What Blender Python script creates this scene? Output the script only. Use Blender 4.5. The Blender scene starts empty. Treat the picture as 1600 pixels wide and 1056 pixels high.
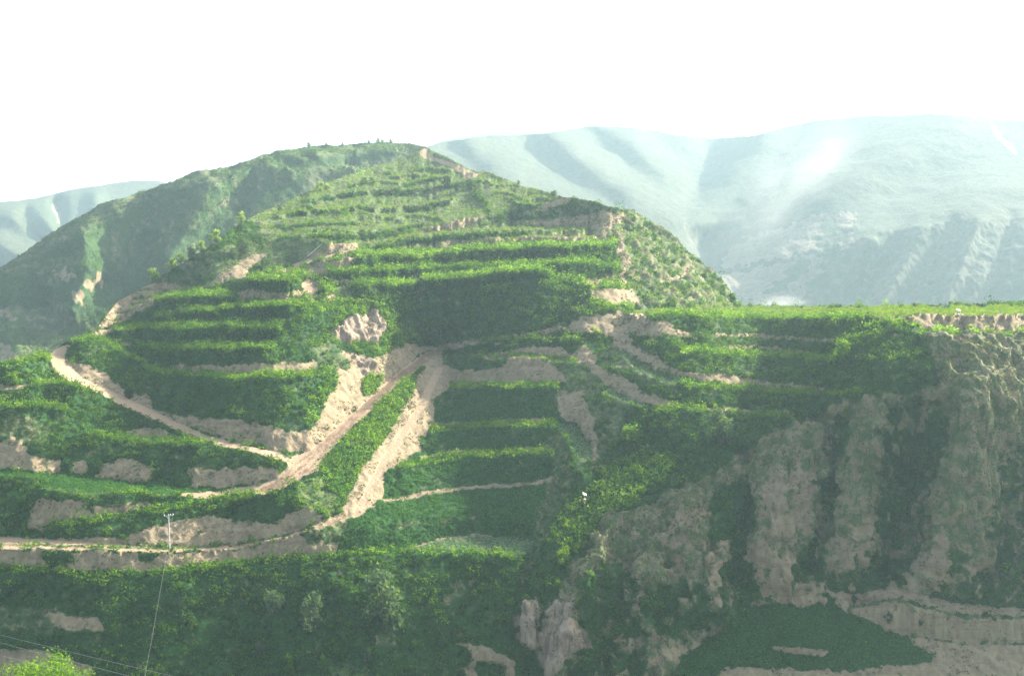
import bpy, bmesh, math, random
import numpy as np
from mathutils import Vector, Matrix

rng = np.random.default_rng(7)
random.seed(7)
C = bpy.context.scene.collection
R = math.radians

# ------------------------------------------------------------------ camera, sky, sun
FPX = 1716.0                      # focal length in photo pixels (1600 wide)
HOR = 450.0                       # row of eye level
PITCH = math.atan((528.0 - HOR) / FPX)
cam = bpy.data.cameras.new('camera')
cam.sensor_width = 36.0
cam.lens = 36.0 * FPX / 1600.0
cam.clip_start = 1.0
cam.clip_end = 20000.0
camo = bpy.data.objects.new('camera', cam)
C.objects.link(camo)
camo.location = (0, 0, 0)
camo.rotation_euler = (math.pi / 2 - PITCH, 0, 0)
bpy.context.scene.camera = camo

SUN_AZ, SUN_EL = 52.0, 30.0       # azimuth clockwise from +Y (view direction)
world = bpy.data.worlds.new('World')
bpy.context.scene.world = world
world.use_nodes = True
wn = world.node_tree.nodes; wl = world.node_tree.links
bg = wn['Background']
sky = wn.new('ShaderNodeTexSky')
sky.sky_type = 'NISHITA'
sky.sun_disc = False
sky.sun_elevation = R(SUN_EL)
sky.sun_rotation = R(SUN_AZ)
sky.dust_density = 4.0
sky.ozone_density = 0.4
hsv = wn.new('ShaderNodeHueSaturation')      # hazy, washed-out summer sky
hsv.inputs['Saturation'].default_value = 0.75
wl.new(sky.outputs[0], hsv.inputs['Color'])
wl.new(hsv.outputs[0], bg.inputs[0])
bg.inputs[1].default_value = 0.085

sl = bpy.data.lights.new('sun', 'SUN')
sl.energy = 5.0
sl.angle = R(0.6)
sl.color = (1.0, 0.93, 0.80)
suno = bpy.data.objects.new('sun', sl)
C.objects.link(suno)
sd = Vector((math.sin(R(SUN_AZ)) * math.cos(R(SUN_EL)), math.cos(R(SUN_AZ)) * math.cos(R(SUN_EL)), math.sin(R(SUN_EL))))
suno.rotation_euler = sd.to_track_quat('Z', 'Y').to_euler()
suno.location = sd * 300

sc = bpy.context.scene
sc.view_settings.view_transform = 'Standard'
sc.view_settings.look = 'None'
sc.view_settings.exposure = 1.80
sc.view_settings.gamma = 1.0
sc.cycles.use_denoising = True
sc.cycles.denoiser = 'OPENIMAGEDENOISE'
sc.cycles.denoising_input_passes = 'RGB_ALBEDO_NORMAL'
sc.cycles.denoising_prefilter = 'NONE'
sc.cycles.adaptive_threshold = 0.02
sc.cycles.volume_bounces = 2
sc.cycles.max_bounces = 6
sc.cycles.diffuse_bounces = 3
sc.cycles.transmission_bounces = 3
sc.cycles.volume_max_steps = 96

# ------------------------------------------------------------------ pixel <-> ray
CP, SP = math.cos(PITCH), math.sin(PITCH)
def ray(px, py):
    v = (528.0 - py) / FPX
    ry = CP + v * SP
    return (px - 800.0) / FPX / ry, (v * CP - SP) / ry      # x/y, z/y

# ------------------------------------------------------------------ noise
def _hash(ix, iy, iz, seed):
    h = (ix.astype(np.int64) * 374761393 + iy.astype(np.int64) * 668265263 + iz.astype(np.int64) * 2147483647 + seed * 974711)
    h = (h ^ (h >> 13)) * 1274126177
    h = h ^ (h >> 16)
    return (h & 0xFFFFFF).astype(np.float64) / 0xFFFFFF
def vnoise(x, y, z, seed=0):
    x = np.asarray(x, float); y = np.asarray(y, float); z = np.asarray(z, float) + np.zeros_like(x)
    x0, y0, z0 = np.floor(x), np.floor(y), np.floor(z)
    fx, fy, fz = x - x0, y - y0, z - z0
    fx = fx * fx * (3 - 2 * fx); fy = fy * fy * (3 - 2 * fy); fz = fz * fz * (3 - 2 * fz)
    r = 0
    for a in (0, 1):
        for b in (0, 1):
            for c in (0, 1):
                w = (fx if a else 1 - fx) * (fy if b else 1 - fy) * (fz if c else 1 - fz)
                r = r + w * _hash(x0 + a, y0 + b, z0 + c, seed)
    return r
def fbm(x, y, z, oct=4, seed=0):
    s, a, t = 0, 1.0, 0
    for i in range(oct):
        s = s + a * vnoise(np.asarray(x) * 2 ** i, np.asarray(y) * 2 ** i, np.asarray(z) * 2 ** i, seed + i * 17)
        t += a; a *= 0.5
    return s / t

# ------------------------------------------------------------------ survey grid
X0, X1, Y0, Y1, ST = -240, 1840, 150, 1230, 2
NX = (X1 - X0) // ST + 1
NY = (Y1 - Y0) // ST + 1
GX = X0 + ST * np.arange(NX)
GY = Y0 + ST * np.arange(NY)
MX, MY = np.meshgrid(GX.astype(float), GY.astype(float))

def ext(p):
    x, y = p
    if x <= 0: x = -250
    if x >= 1600: x = 1850
    if y >= 1056: y = 1240
    return x, y
# rough outlines: the lookup position is jittered so traced edges come out irregular
JX = (fbm(MX / 14, MY / 9, 0, 4, 5) - 0.5) * 14 + (fbm(MX / 4, MY / 5, 0, 2, 15) - 0.5) * 6
JY = (fbm(MX / 16, MY / 12, 0, 4, 9) - 0.5) * 9 + (fbm(MX / 4, MY / 6, 0, 2, 19) - 0.5) * 7
def fill(poly, jit=1.0):
    P = [ext(p) for p in poly]
    x = MX + JX * jit; y = MY + JY * jit
    ys = [p[1] for p in P]; xs = [p[0] for p in P]
    r0 = max(0, int((min(ys) - 10 - Y0) / ST)); r1 = min(NY, int((max(ys) + 10 - Y0) / ST) + 1)
    c0 = max(0, int((min(xs) - 10 - X0) / ST)); c1 = min(NX, int((max(xs) + 10 - X0) / ST) + 1)
    m = np.zeros((NY, NX), bool)
    if r1 <= r0 or c1 <= c0: return m
    xx = x[r0:r1, c0:c1]; yy = y[r0:r1, c0:c1]
    s = np.zeros(xx.shape, bool)
    n = len(P)
    for i in range(n):
        ax, ay = P[i]; bx, by = P[(i + 1) % n]
        if ay == by: continue
        cond = ((ay > yy) != (by > yy)) & (xx < (bx - ax) * (yy - ay) / (by - ay) + ax)
        s ^= cond
    m[r0:r1, c0:c1] = s
    return m

def blur(a, n=1):
    for _ in range(n):
        a = np.pad(a, 1, 'edge')
        a = (a[:-2, 1:-1] + a[2:, 1:-1] + a[1:-1, :-2] + a[1:-1, 2:] + 2 * a[1:-1, 1:-1]) / 6
    return a
# cover codes
SOIL, ROAD, BUSH, CROP, GRASS, SCRUB, CAB, SUNB, ROCK, LOESS = range(10)  # SUNB: shrubs given a sunlit leaf colour
slope = np.full((NY, NX), 0.75)
side = np.zeros((NY, NX))          # slope across the view: negative = falls to the right
cover = np.full((NY, NX), BUSH, np.int8)
def P(cov, s, poly, jit=1.0):
    m = fill(poly, jit)
    if cov is not None: cover[m] = cov
    if s is not None:
        if isinstance(s, tuple): slope[m], side[m] = s
        else: slope[m] = s; side[m] = 0
def band(cov, s, line, up=5, dn=0, jit=0.6):
    P(cov, s, [(x, y - up) for x, y in line] + [(x, y + dn) for x, y in reversed(line)], jit)
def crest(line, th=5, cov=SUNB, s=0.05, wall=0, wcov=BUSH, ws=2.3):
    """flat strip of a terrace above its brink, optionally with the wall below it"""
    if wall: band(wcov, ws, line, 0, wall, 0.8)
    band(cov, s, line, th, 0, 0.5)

# ---- the middle hill: rough upper slopes
P(SCRUB, 0.50, [(380, 500), (140, 530), (225, 440), (370, 340), (480, 290), (620, 240), (662, 225), (760, 260), (880, 300), (990, 325), (1160, 480), (900, 480)])
P(BUSH, 0.95, [(150, 525), (240, 441), (370, 352), (400, 338), (412, 372), (400, 420), (330, 455), (190, 520)])
P(SCRUB, 0.32, [(400, 345), (480, 298), (620, 250), (660, 240), (740, 268), (880, 306), (860, 330), (740, 345), (640, 385), (480, 385), (410, 372)])
P(GRASS, 0.25, [(400, 342), (470, 305), (560, 290), (600, 300), (540, 320), (470, 332)])
P(GRASS, 0.22, [(420, 372), (520, 355), (640, 352), (740, 322), (760, 330), (740, 342), (640, 378), (500, 384)])
P(GRASS, 0.3, [(560, 318), (700, 300), (740, 318), (620, 345), (560, 345)])
P(SCRUB, 0.35, [(600, 300), (700, 275), (760, 300), (730, 312), (620, 320)])
band(BUSH, 1.6, [(428, 336), (487, 329), (562, 324), (619, 326), (665, 320), (712, 312)], 1, 7)
band(GRASS, 0.12, [(428, 334), (487, 327), (562, 322), (619, 324), (665, 318), (712, 310)], 4, 0)
for k_, (ya, yb, x0_, x1_) in enumerate([(268, 262, 600, 720), (276, 272, 570, 740), (286, 280, 545, 690), (300, 312, 770, 860), (322, 332, 470, 540), (345, 340, 440, 640), (352, 346, 425, 560), (362, 356, 420, 600), (370, 366, 430, 640), (280, 290, 740, 810), (312, 322, 790, 850), (334, 338, 560, 690)]):
    n_ = 7; ln = [(x0_ + (x1_ - x0_) * i_ / n_, ya + (yb - ya) * i_ / n_ + 3 * math.sin(i_ * 1.3 + k_)) for i_ in range(n_ + 1)]
    band((BUSH, SCRUB)[k_ % 2], 1.1, ln, 0, 4)
    band(GRASS, 0.16, ln, 3, 0)
band(BUSH, 1.3, [(480, 312), (540, 300), (600, 297), (640, 290)], 0, 8)
band(BUSH, 1.2, [(600, 300), (650, 296), (700, 288), (740, 282)], 0, 7)
band(BUSH, 1.3, [(520, 372), (600, 362), (660, 350)], 0, 6)
band(BUSH, 1.2, [(740, 300), (760, 318), (765, 335)], 3, 8)
band(SCRUB, 1.5, [(412, 382), (430, 377), (480, 372), (503, 374)], 0, 14)
P(SOIL, 1.9, [(655, 362), (680, 352), (735, 340), (768, 337), (755, 348), (700, 358), (664, 364)])
P(SOIL, 1.9, [(484, 398), (500, 384), (519, 378), (566, 381), (575, 384), (525, 397), (490, 402)])
P(SOIL, 1.8, [(640, 398), (700, 378), (720, 366), (780, 368), (900, 363), (948, 364), (948, 384), (900, 386), (700, 394)])
band(BUSH, 1.7, [(555, 392), (600, 384), (640, 373), (715, 366), (800, 363), (830, 362)], 0, 8)
band(SCRUB, 0.10, [(560, 386), (640, 368), (715, 363), (800, 359), (930, 357)], 4, 0)
band(BUSH, 1.2, [(800, 384), (840, 386), (858, 384)], 5, 4)
band(GRASS, 0.1, [(760, 372), (830, 370), (930, 369)], 2, 1)
P(BUSH, 1.1, [(740, 345), (820, 320), (900, 310), (960, 322), (985, 332), (970, 345), (880, 340), (810, 345), (750, 352)])
P(SOIL, 1.6, [(790, 345), (850, 322), (878, 305), (900, 306), (885, 318), (850, 330)])
P(SOIL, 1.6, [(800, 352), (880, 342), (950, 330), (985, 336), (1000, 352), (1010, 368), (960, 364), (900, 352)])
band(SCRUB, 0.5, [(700, 272), (728, 274)], 4, 2)
P(ROAD, 0.5, [(722, 268), (748, 270), (745, 277), (726, 278)], 0.4)
P(ROAD, 0.4, [(660, 230), (668, 234), (672, 244), (700, 252), (734, 268), (722, 270), (690, 256), (662, 248), (655, 240)], 0.4)
# right flank of the middle hill
P(SCRUB, (0.5, -0.5), [(950, 360), (985, 335), (1030, 352), (1060, 375), (1100, 412), (1130, 440), (1155, 482), (1000, 484), (975, 430), (960, 395)])
P(GRASS, (0.5, -0.5), [(975, 390), (1000, 380), (1060, 420), (1100, 450), (1130, 478), (1060, 478), (1010, 440)])
P(ROCK, 2.5, [(948, 384), (955, 368), (962, 362), (974, 372), (978, 388), (966, 392)])
P(SOIL, 1.3, [(958, 388), (975, 392), (985, 412), (992, 432), (996, 444), (980, 430), (966, 408)])
P(SOIL, 0.6, [(1028, 440), (1055, 432), (1068, 426), (1076, 414), (1078, 420), (1070, 432), (1040, 443)], 0.5)
# soil steps at the right end of the middle terraces
P(SOIL, 1.5, [(862, 430), (915, 427), (972, 424), (984, 446), (1000, 472), (925, 475), (905, 455), (880, 440)])
band(GRASS, 0.08, [(860, 431), (920, 428), (972, 425)], 3, 0)
band(SCRUB, 0.08, [(905, 441), (950, 438), (978, 436)], 3, 0)
band(GRASS, 0.1, [(918, 452), (950, 449), (988, 448)], 4, 2)

# ---- the stacked green terraces of the middle hill
P(BUSH, 0.9, [(500, 440), (560, 395), (700, 392), (960, 384), (975, 424), (905, 440), (925, 475), (985, 482), (920, 495), (860, 516), (690, 545), (640, 530), (560, 450)])
P(SOIL, 1.6, [(475, 417), (500, 407), (556, 404), (548, 420), (510, 436), (494, 436)])
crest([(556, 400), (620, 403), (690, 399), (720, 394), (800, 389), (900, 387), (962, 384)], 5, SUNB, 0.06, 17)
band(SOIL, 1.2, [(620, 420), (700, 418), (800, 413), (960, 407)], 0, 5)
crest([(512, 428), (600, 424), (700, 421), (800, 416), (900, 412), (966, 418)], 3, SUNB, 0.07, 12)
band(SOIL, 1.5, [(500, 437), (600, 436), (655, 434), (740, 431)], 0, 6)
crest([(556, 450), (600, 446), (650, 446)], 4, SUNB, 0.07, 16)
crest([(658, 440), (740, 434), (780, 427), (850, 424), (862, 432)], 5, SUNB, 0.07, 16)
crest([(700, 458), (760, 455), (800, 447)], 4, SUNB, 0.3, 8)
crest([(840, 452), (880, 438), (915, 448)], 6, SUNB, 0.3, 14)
band(SCRUB, 0.6, [(658, 472), (700, 468), (758, 466)], 0, 4)
band(SCRUB, 0.6, [(770, 466), (820, 464), (915, 458)], 0, 3)
P(SCRUB, 0.9, [(648, 448), (658, 446), (656, 500), (644, 520), (642, 480)])
P(BUSH, 1.25, [(556, 468), (645, 475), (760, 470), (918, 466), (925, 478), (870, 508), (800, 520), (700, 535), (655, 535), (620, 500)])
P(SUNB, 0.8, [(910, 455), (925, 470), (960, 478), (985, 482), (940, 486), (918, 480)])
band(SUNB, 0.9, [(742, 444), (752, 468), (766, 500)], 1, 5)

# ---- knoll at the left, its bare back steps
P(SOIL, 0.9, [(140, 528), (178, 470), (222, 443), (266, 440), (295, 450), (240, 478), (194, 509), (156, 528)])
for (xa, ya, xb, yb) in [(150, 516, 200, 508), (158, 504, 212, 497), (172, 492, 226, 485), (190, 480, 240, 474), (205, 468, 262, 464), (218, 456, 285, 453)]:
    band(SOIL, 2.2, [(xa, ya), (xb, yb)], 0, 7, 0.3)
    band(SCRUB, 0.15, [(xa, ya), (xb, yb)], 3, 0, 0.3)
P(SCRUB, 1.3, [(235, 441), (300, 400), (400, 372), (410, 395), (360, 430), (330, 452), (295, 450)])
P(SOIL, 1.2, [(312, 455), (345, 430), (400, 395), (415, 398), (385, 425), (335, 460)])
P(BUSH, 1.1, [(106, 534), (165, 525), (248, 470), (330, 448), (385, 432), (470, 428), (520, 470), (600, 478), (655, 530), (530, 560), (520, 600), (480, 675), (430, 668), (300, 640), (130, 575)])
P(GRASS, 0.12, [(383, 434), (400, 425), (440, 418), (458, 412), (480, 416), (480, 430), (470, 436), (430, 436)])
P(ROAD, 0.1, [(424, 427), (446, 419), (448, 424), (440, 428)], 0.3)
P(ROAD, 0.2, [(456, 414), (478, 407), (500, 400), (530, 394), (562, 386), (562, 389), (530, 398), (496, 404), (478, 412), (462, 417)], 0.3)
band(GRASS, 0.06, [(500, 408), (540, 404), (600, 402)], 3, 0)
crest([(384, 440), (430, 438), (470, 437)], 6, SUNB, 0.05, 14)
P(SOIL, 1.7, [(372, 456), (400, 454), (440, 458), (466, 452), (478, 458), (462, 468), (400, 473), (375, 470)])
P(ROAD, 0.25, [(470, 440), (480, 436), (500, 444), (506, 450), (490, 460), (476, 466), (468, 468), (474, 456)], 0.4)
P(SOIL, 1.2, [(474, 436), (484, 437), (506, 447), (500, 452), (488, 444)], 0.3)
P(SUNB, 0.1, [(484, 434), (510, 440), (522, 452), (524, 462), (512, 464), (505, 446)])
crest([(345, 473), (400, 474), (460, 469), (512, 463)], 4, GRASS, 0.06, 9, SCRUB, 1.5)
P(SOIL, (1.0, -1.2), [(498, 470), (512, 458), (525, 456), (528, 472), (512, 478), (500, 480)])
crest([(240, 470), (262, 466), (310, 462), (362, 463), (366, 468)], 6, SUNB, 0.05, 15)
P(SOIL, 1.5, [(278, 482), (330, 477), (366, 478), (330, 486), (285, 490)])
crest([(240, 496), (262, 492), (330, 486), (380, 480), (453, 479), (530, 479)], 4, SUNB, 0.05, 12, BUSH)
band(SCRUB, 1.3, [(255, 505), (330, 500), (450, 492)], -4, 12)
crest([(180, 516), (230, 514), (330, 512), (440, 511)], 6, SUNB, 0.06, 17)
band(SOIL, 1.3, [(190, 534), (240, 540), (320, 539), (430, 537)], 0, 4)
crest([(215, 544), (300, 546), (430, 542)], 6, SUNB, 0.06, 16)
P(SOIL, 1.9, [(262, 576), (270, 570), (330, 572), (400, 568), (470, 566), (496, 562), (498, 578), (440, 584), (350, 588), (280, 586)])
# big lower wall of the knoll
P(BUSH, 1.3, [(106, 545), (125, 569), (175, 584), (190, 606), (235, 620), (312, 628), (316, 653), (347, 655), (406, 658), (437, 669), (480, 672), (525, 605), (520, 584), (380, 590), (275, 584), (237, 580), (200, 556), (156, 536)])
crest([(112, 540), (135, 533), (158, 536), (200, 558), (238, 582), (276, 588), (376, 594), (440, 590), (500, 587), (524, 590)], 8, SUNB, 0.10)
P(SOIL, 1.9, [(104, 556), (125, 569), (160, 580), (190, 606), (235, 620), (240, 640), (312, 652), (340, 655), (400, 660), (437, 671), (482, 674), (486, 704), (437, 706), (359, 688), (260, 652), (175, 612), (112, 580)])
P(BUSH, 1.5, [(192, 600), (205, 604), (205, 622), (198, 622)])
P(BUSH, 1.5, [(225, 612), (330, 625), (345, 645), (330, 652), (280, 632), (240, 628)])
# knoll right end, sunlit: grass, rock face, cuts
P(SUNB, (0.55, -0.45), [(455, 510), (470, 485), (530, 468), (590, 475), (575, 490), (540, 498), (510, 520), (525, 534), (534, 552), (528, 578), (500, 575), (488, 552)])
P(BUSH, 0.9, [(455, 510), (500, 490), (530, 485), (520, 510), (480, 540), (450, 535)])
P(SCRUB, (0.55, -0.5), [(480, 545), (520, 535), (545, 560), (548, 575), (525, 580), (500, 572)])
P(SUNB, (0.5, -0.6), [(590, 475), (615, 490), (640, 512), (660, 532), (640, 538), (587, 562), (556, 553), (550, 538), (590, 538), (602, 520), (597, 490)])
P(SUNB, (0.6, -0.5), [(500, 574), (525, 580), (530, 600), (515, 640), (500, 655), (484, 668), (470, 640), (505, 600)])
P(ROCK, (2.0, -0.8), [(508, 524), (534, 503), (547, 494), (569, 490), (587, 475), (597, 490), (602, 512), (599, 522), (587, 539), (569, 536), (550, 534), (525, 532)])
P(SOIL, (0.55, -1.1), [(478, 706), (482, 675), (503, 650), (512, 619), (527, 603), (527, 578), (540, 577), (549, 572), (536, 550), (543, 545), (558, 553), (587, 562), (602, 553), (632, 537), (650, 536), (668, 547), (620, 584), (575, 622), (525, 666)])
P(ROCK, (1.2, -1.0), [(552, 556), (585, 562), (590, 575), (570, 588), (556, 575)])
P(SUNB, (0.5, -0.8), [(562, 600), (575, 585), (597, 590), (588, 606), (574, 620), (566, 611)])

# ---- lower left block
P(BUSH, 1.0, [(0, 572), (62, 553), (80, 560), (85, 580), (135, 606), (216, 640), (330, 692), (437, 712), (440, 735), (400, 760), (312, 775), (0, 775)])
crest([(0, 582), (30, 572), (62, 560), (82, 566)], 9, SUNB, 0.2, 16)
P(SOIL, 1.7, [(0, 600), (47, 598), (47, 608), (20, 611), (0, 611)])
crest([(45, 600), (100, 602), (134, 610), (175, 622), (216, 641), (250, 655)], 6, SUNB, 0.08, 14)
P(BUSH, 1.3, [(0, 612), (140, 615), (270, 660), (200, 668), (100, 650), (0, 640)])
crest([(0, 638), (50, 636), (106, 638)], 6, SUNB, 0.08, 10)
P(SCRUB, 1.1, [(0, 648), (40, 650), (90, 665), (70, 690), (30, 690), (0, 670)])
P(SOIL, 1.8, [(0, 690), (20, 690), (28, 700), (60, 716), (96, 718), (98, 738), (40, 734), (0, 728)])
P(SOIL, 1.5, [(20, 680), (40, 688), (38, 712), (18, 705)])
P(SOIL, 1.4, [(200, 672), (231, 666), (266, 677), (281, 687), (200, 688)])
crest([(137, 684), (170, 690), (230, 694), (281, 694), (350, 698), (400, 702), (428, 714), (438, 726)], 9, SUNB, 0.08)
P(BUSH, 1.5, [(100, 700), (138, 685), (230, 694), (400, 702), (436, 728), (422, 732), (297, 730), (200, 718), (100, 716)])
P(SOIL, 1.8, [(112, 722), (135, 719), (138, 740), (115, 740)])
P(SOIL, 1.9, [(147, 745), (156, 722), (200, 717), (244, 731), (232, 751), (190, 754)])
P(SOIL, 1.9, [(297, 732), (350, 733), (422, 730), (434, 741), (420, 751), (344, 760), (297, 758)])
P(CROP, 0.06, [(0, 733), (94, 741), (150, 748), (230, 756), (300, 760), (345, 763), (400, 757), (405, 768), (312, 774), (240, 772), (62, 764), (0, 745)])
P(ROAD, 0.1, [(275, 770), (340, 766), (400, 758), (405, 764), (340, 775), (290, 778)], 0.4)
P(BUSH, 1.3, [(0, 738), (69, 746), (56, 770), (40, 826), (0, 826)])
band(GRASS, 0.08, [(58, 766), (137, 772), (231, 773), (300, 778)], 4, 0)
P(BUSH, 1.4, [(56, 768), (137, 773), (231, 774), (305, 780), (260, 795), (165, 812), (60, 812)])
P(SOIL, 1.6, [(38, 826), (52, 790), (62, 780), (137, 780), (140, 800), (170, 806), (144, 818), (70, 826)])
P(SOIL, 1.5, [(140, 790), (250, 784), (200, 800), (160, 806)])
# hedge between, wall and lower track
P(SOIL, 1.8, [(60, 842), (190, 838), (265, 812), (330, 806), (375, 812), (431, 818), (469, 792), (500, 790), (500, 816), (437, 838), (391, 848), (265, 854), (72, 845)])
P(BUSH, 1.0, [(66, 828), (140, 814), (250, 796), (312, 783), (406, 770), (440, 768), (469, 790), (440, 808), (375, 814), (328, 806), (265, 815), (187, 840), (72, 840)])
crest([(66, 830), (140, 818), (250, 801), (312, 789), (406, 776), (440, 770)], 9, SUNB, 0.2)
P(GRASS, (0.5, -0.5), [(462, 752), (510, 742), (537, 760), (550, 790), (510, 808), (480, 795), (465, 780)])
P(ROAD, 0.05, [(0, 829), (72, 842), (265, 855), (391, 849), (437, 838), (500, 816), (545, 800), (552, 808), (500, 826), (437, 841), (369, 856), (265, 861), (187, 860), (62, 857), (0, 852)], 0.2)
band(GRASS, 0.12, [(0, 850), (62, 855), (187, 858), (265, 859), (369, 854), (437, 839), (500, 823), (545, 808)], 5, -1, 0.5)
P(SOIL, 2.0, [(0, 854), (62, 859), (187, 862), (265, 862), (369, 858), (437, 843), (500, 828), (545, 812), (530, 856), (526, 868), (500, 872), (390, 880), (300, 884), (265, 894), (100, 890), (0, 887)])
P(SCRUB, 1.6, [(470, 832), (545, 812), (530, 850), (480, 850)])
P(BUSH, 1.9, [(65, 862), (110, 862), (120, 880), (75, 884)])
P(BUSH, 1.9, [(215, 864), (248, 864), (240, 876), (218, 876)])

# ---- main dirt road with its bends
RD = 0.12
P(ROAD, 0.16, [(77, 559), (80, 548), (97, 540), (112, 538), (102, 549), (102, 565), (130, 590), (175, 611), (215, 629), (260, 651), (310, 675), (360, 690), (437, 706), (450, 716), (445, 722), (400, 706), (325, 692), (270, 669), (200, 637), (135, 606), (105, 594), (85, 580)], RD)
P(ROAD, (0.12, -0.22), [(870, 514), (800, 524), (740, 532), (681, 547), (659, 553), (619, 584), (575, 622), (525, 666), (484, 703), (447, 716), (450, 731), (431, 747), (409, 756), (395, 763), (400, 772), (416, 772), (431, 767), (462, 752), (497, 735), (512, 707), (534, 685), (569, 651), (603, 617), (631, 592), (656, 575), (691, 548), (740, 537), (800, 527), (870, 517)], RD)
for off in (-0.22, 0.02, 0.26):
    a = [(447, 716), (450, 731), (431, 747), (409, 756)]
    L_ = [(681, 547), (659, 553), (619, 584), (575, 622), (525, 666), (484, 703), (449, 720), (446, 735), (425, 752), (400, 762)]
    R_ = [(693, 547), (680, 560), (631, 592), (603, 617), (550, 668), (512, 707), (497, 735), (462, 752), (431, 767), (416, 772)]
    mid_ = [(l[0] * (.5 - off) + q[0] * (.5 + off), l[1] * (.5 - off) + q[1] * (.5 + off)) for l, q in zip(L_, R_)]
    m_ = fill([(x, y - 1.6) for x, y in mid_] + [(x, y + 1.6) for x, y in reversed(mid_)], 0.3)
    RUT = m_ if off < -0.1 else (RUT | m_)
P(SUNB, (0.5, -0.6), [(656, 577), (664, 572), (650, 594), (641, 619), (616, 656), (600, 687), (575, 719), (553, 753), (536, 785), (525, 770), (506, 750), (499, 735), (514, 708), (536, 686), (571, 652), (605, 618), (633, 593)])
P(SUNB, (0.6, -0.6), [(500, 735), (535, 700), (560, 690), (545, 750), (536, 780), (506, 750)])
# ---- bare strip with the second track
P(SOIL, (0.5, -0.75), [(478, 828), (534, 798), (553, 753), (575, 719), (600, 687), (616, 656), (641, 619), (650, 594), (662, 575), (675, 556), (691, 550), (706, 573), (708, 600), (677, 622), (677, 666), (656, 687), (653, 706), (625, 719), (603, 737), (598, 780), (569, 802), (545, 812), (500, 826)])
P(ROAD, (0.25, -0.25), [(684, 572), (694, 574), (676, 610), (664, 636), (646, 664), (628, 694), (606, 722), (588, 756), (566, 796), (546, 802), (562, 784), (576, 748), (600, 708), (622, 676), (642, 646), (656, 622), (668, 600)], 0.2)

# ---- right of the strip: soil amphitheatre and crop terraces
P(SOIL, 1.7, [(640, 545), (700, 536), (800, 523), (870, 512), (912, 494), (972, 487), (1019, 497), (1078, 516), (1081, 526), (1006, 524), (928, 520), (860, 520), (760, 536), (700, 546)])
P(BUSH, 1.3, [(700, 548), (760, 536), (860, 522), (915, 530), (905, 548), (860, 556), (795, 558), (730, 556)])
band(GRASS, 0.1, [(735, 536), (850, 528), (905, 530)], 4, 0)
P(SOIL, 1.6, [(740, 556), (800, 545), (860, 540), (900, 552), (925, 575), (890, 566), (850, 558), (760, 562)])
band(GRASS, 0.08, [(690, 560), (740, 556), (790, 556), (850, 558), (900, 566)], 4, 2)
P(SCRUB, (0.9, 0.5), [(850, 560), (925, 572), (981, 616), (984, 663), (960, 690), (934, 730), (935, 690), (910, 640), (880, 595)])
P(BUSH, 1.2, [(690, 562), (780, 560), (785, 575), (720, 578), (700, 576)])
P(SOIL, 1.8, [(706, 577), (745, 580), (780, 574), (797, 560), (850, 560), (884, 595), (872, 603), (862, 601), (706, 602)])
P(SUNB, 0.05, [(700, 600), (862, 598), (874, 602), (872, 609), (706, 609)], 0.3)  # field brinks take the sunlit leaf colour to read as lit
P(BUSH, 2.4, [(678, 619), (706, 607), (862, 604), (873, 609), (873, 653), (744, 659), (677, 666)], 0.3)
P(SOIL, (1.3, 0.9), [(873, 608), (906, 610), (925, 650), (934, 690), (930, 735), (922, 722), (922, 688), (900, 662), (873, 652)])
P(CAB, 0.10, [(859, 657), (897, 664), (922, 690), (926, 722), (912, 738), (896, 735), (897, 710), (890, 681), (869, 669)])
P(SCRUB, 1.3, [(862, 672), (884, 680), (893, 710), (893, 738), (905, 750), (880, 790), (860, 810), (838, 842), (838, 800), (855, 780), (858, 720)])
band(SOIL, 1.0, [(656, 664), (744, 661), (860, 655)], 2, 4, 0.3)
P(BUSH, 1.9, [(656, 690), (675, 668), (744, 664), (869, 661), (862, 690), (837, 697), (712, 703), (656, 711)], 0.4)
band(SUNB, 0.08, [(672, 676), (744, 670), (869, 667)], 9, 0, 0.3)
band(SOIL, 0.8, [(655, 712), (712, 704), (837, 699), (860, 692)], 0, 5, 0.3)
P(BUSH, 1.9, [(600, 747), (625, 725), (694, 710), (775, 706), (862, 703), (862, 744), (837, 750), (712, 759), (650, 769), (598, 779)], 0.4)
band(SUNB, 0.08, [(622, 734), (694, 719), (775, 713), (862, 710)], 9, 0, 0.3)
band(SOIL, 0.8, [(598, 780), (650, 770), (712, 761), (840, 751), (862, 746)], 0, 6, 0.3)
P(CROP, 0.55, [(600, 786), (712, 766), (853, 757), (853, 780), (837, 799), (831, 838), (744, 831), (681, 838), (625, 855), (575, 861), (528, 856), (544, 814), (569, 803)], 0.4)
P(BUSH, 1.9, [(540, 830), (600, 815), (700, 800), (836, 800), (831, 838), (744, 831), (681, 838), (625, 855), (575, 861), (528, 856)], 0.4)
P(CAB, 0.10, [(625, 859), (681, 841), (744, 835), (831, 841), (828, 861), (800, 872), (744, 866), (637, 865)], 0.4)
band(SOIL, 0.1, [(615, 860), (681, 840), (744, 833), (770, 834)], 0, 3, 0.3)

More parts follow.
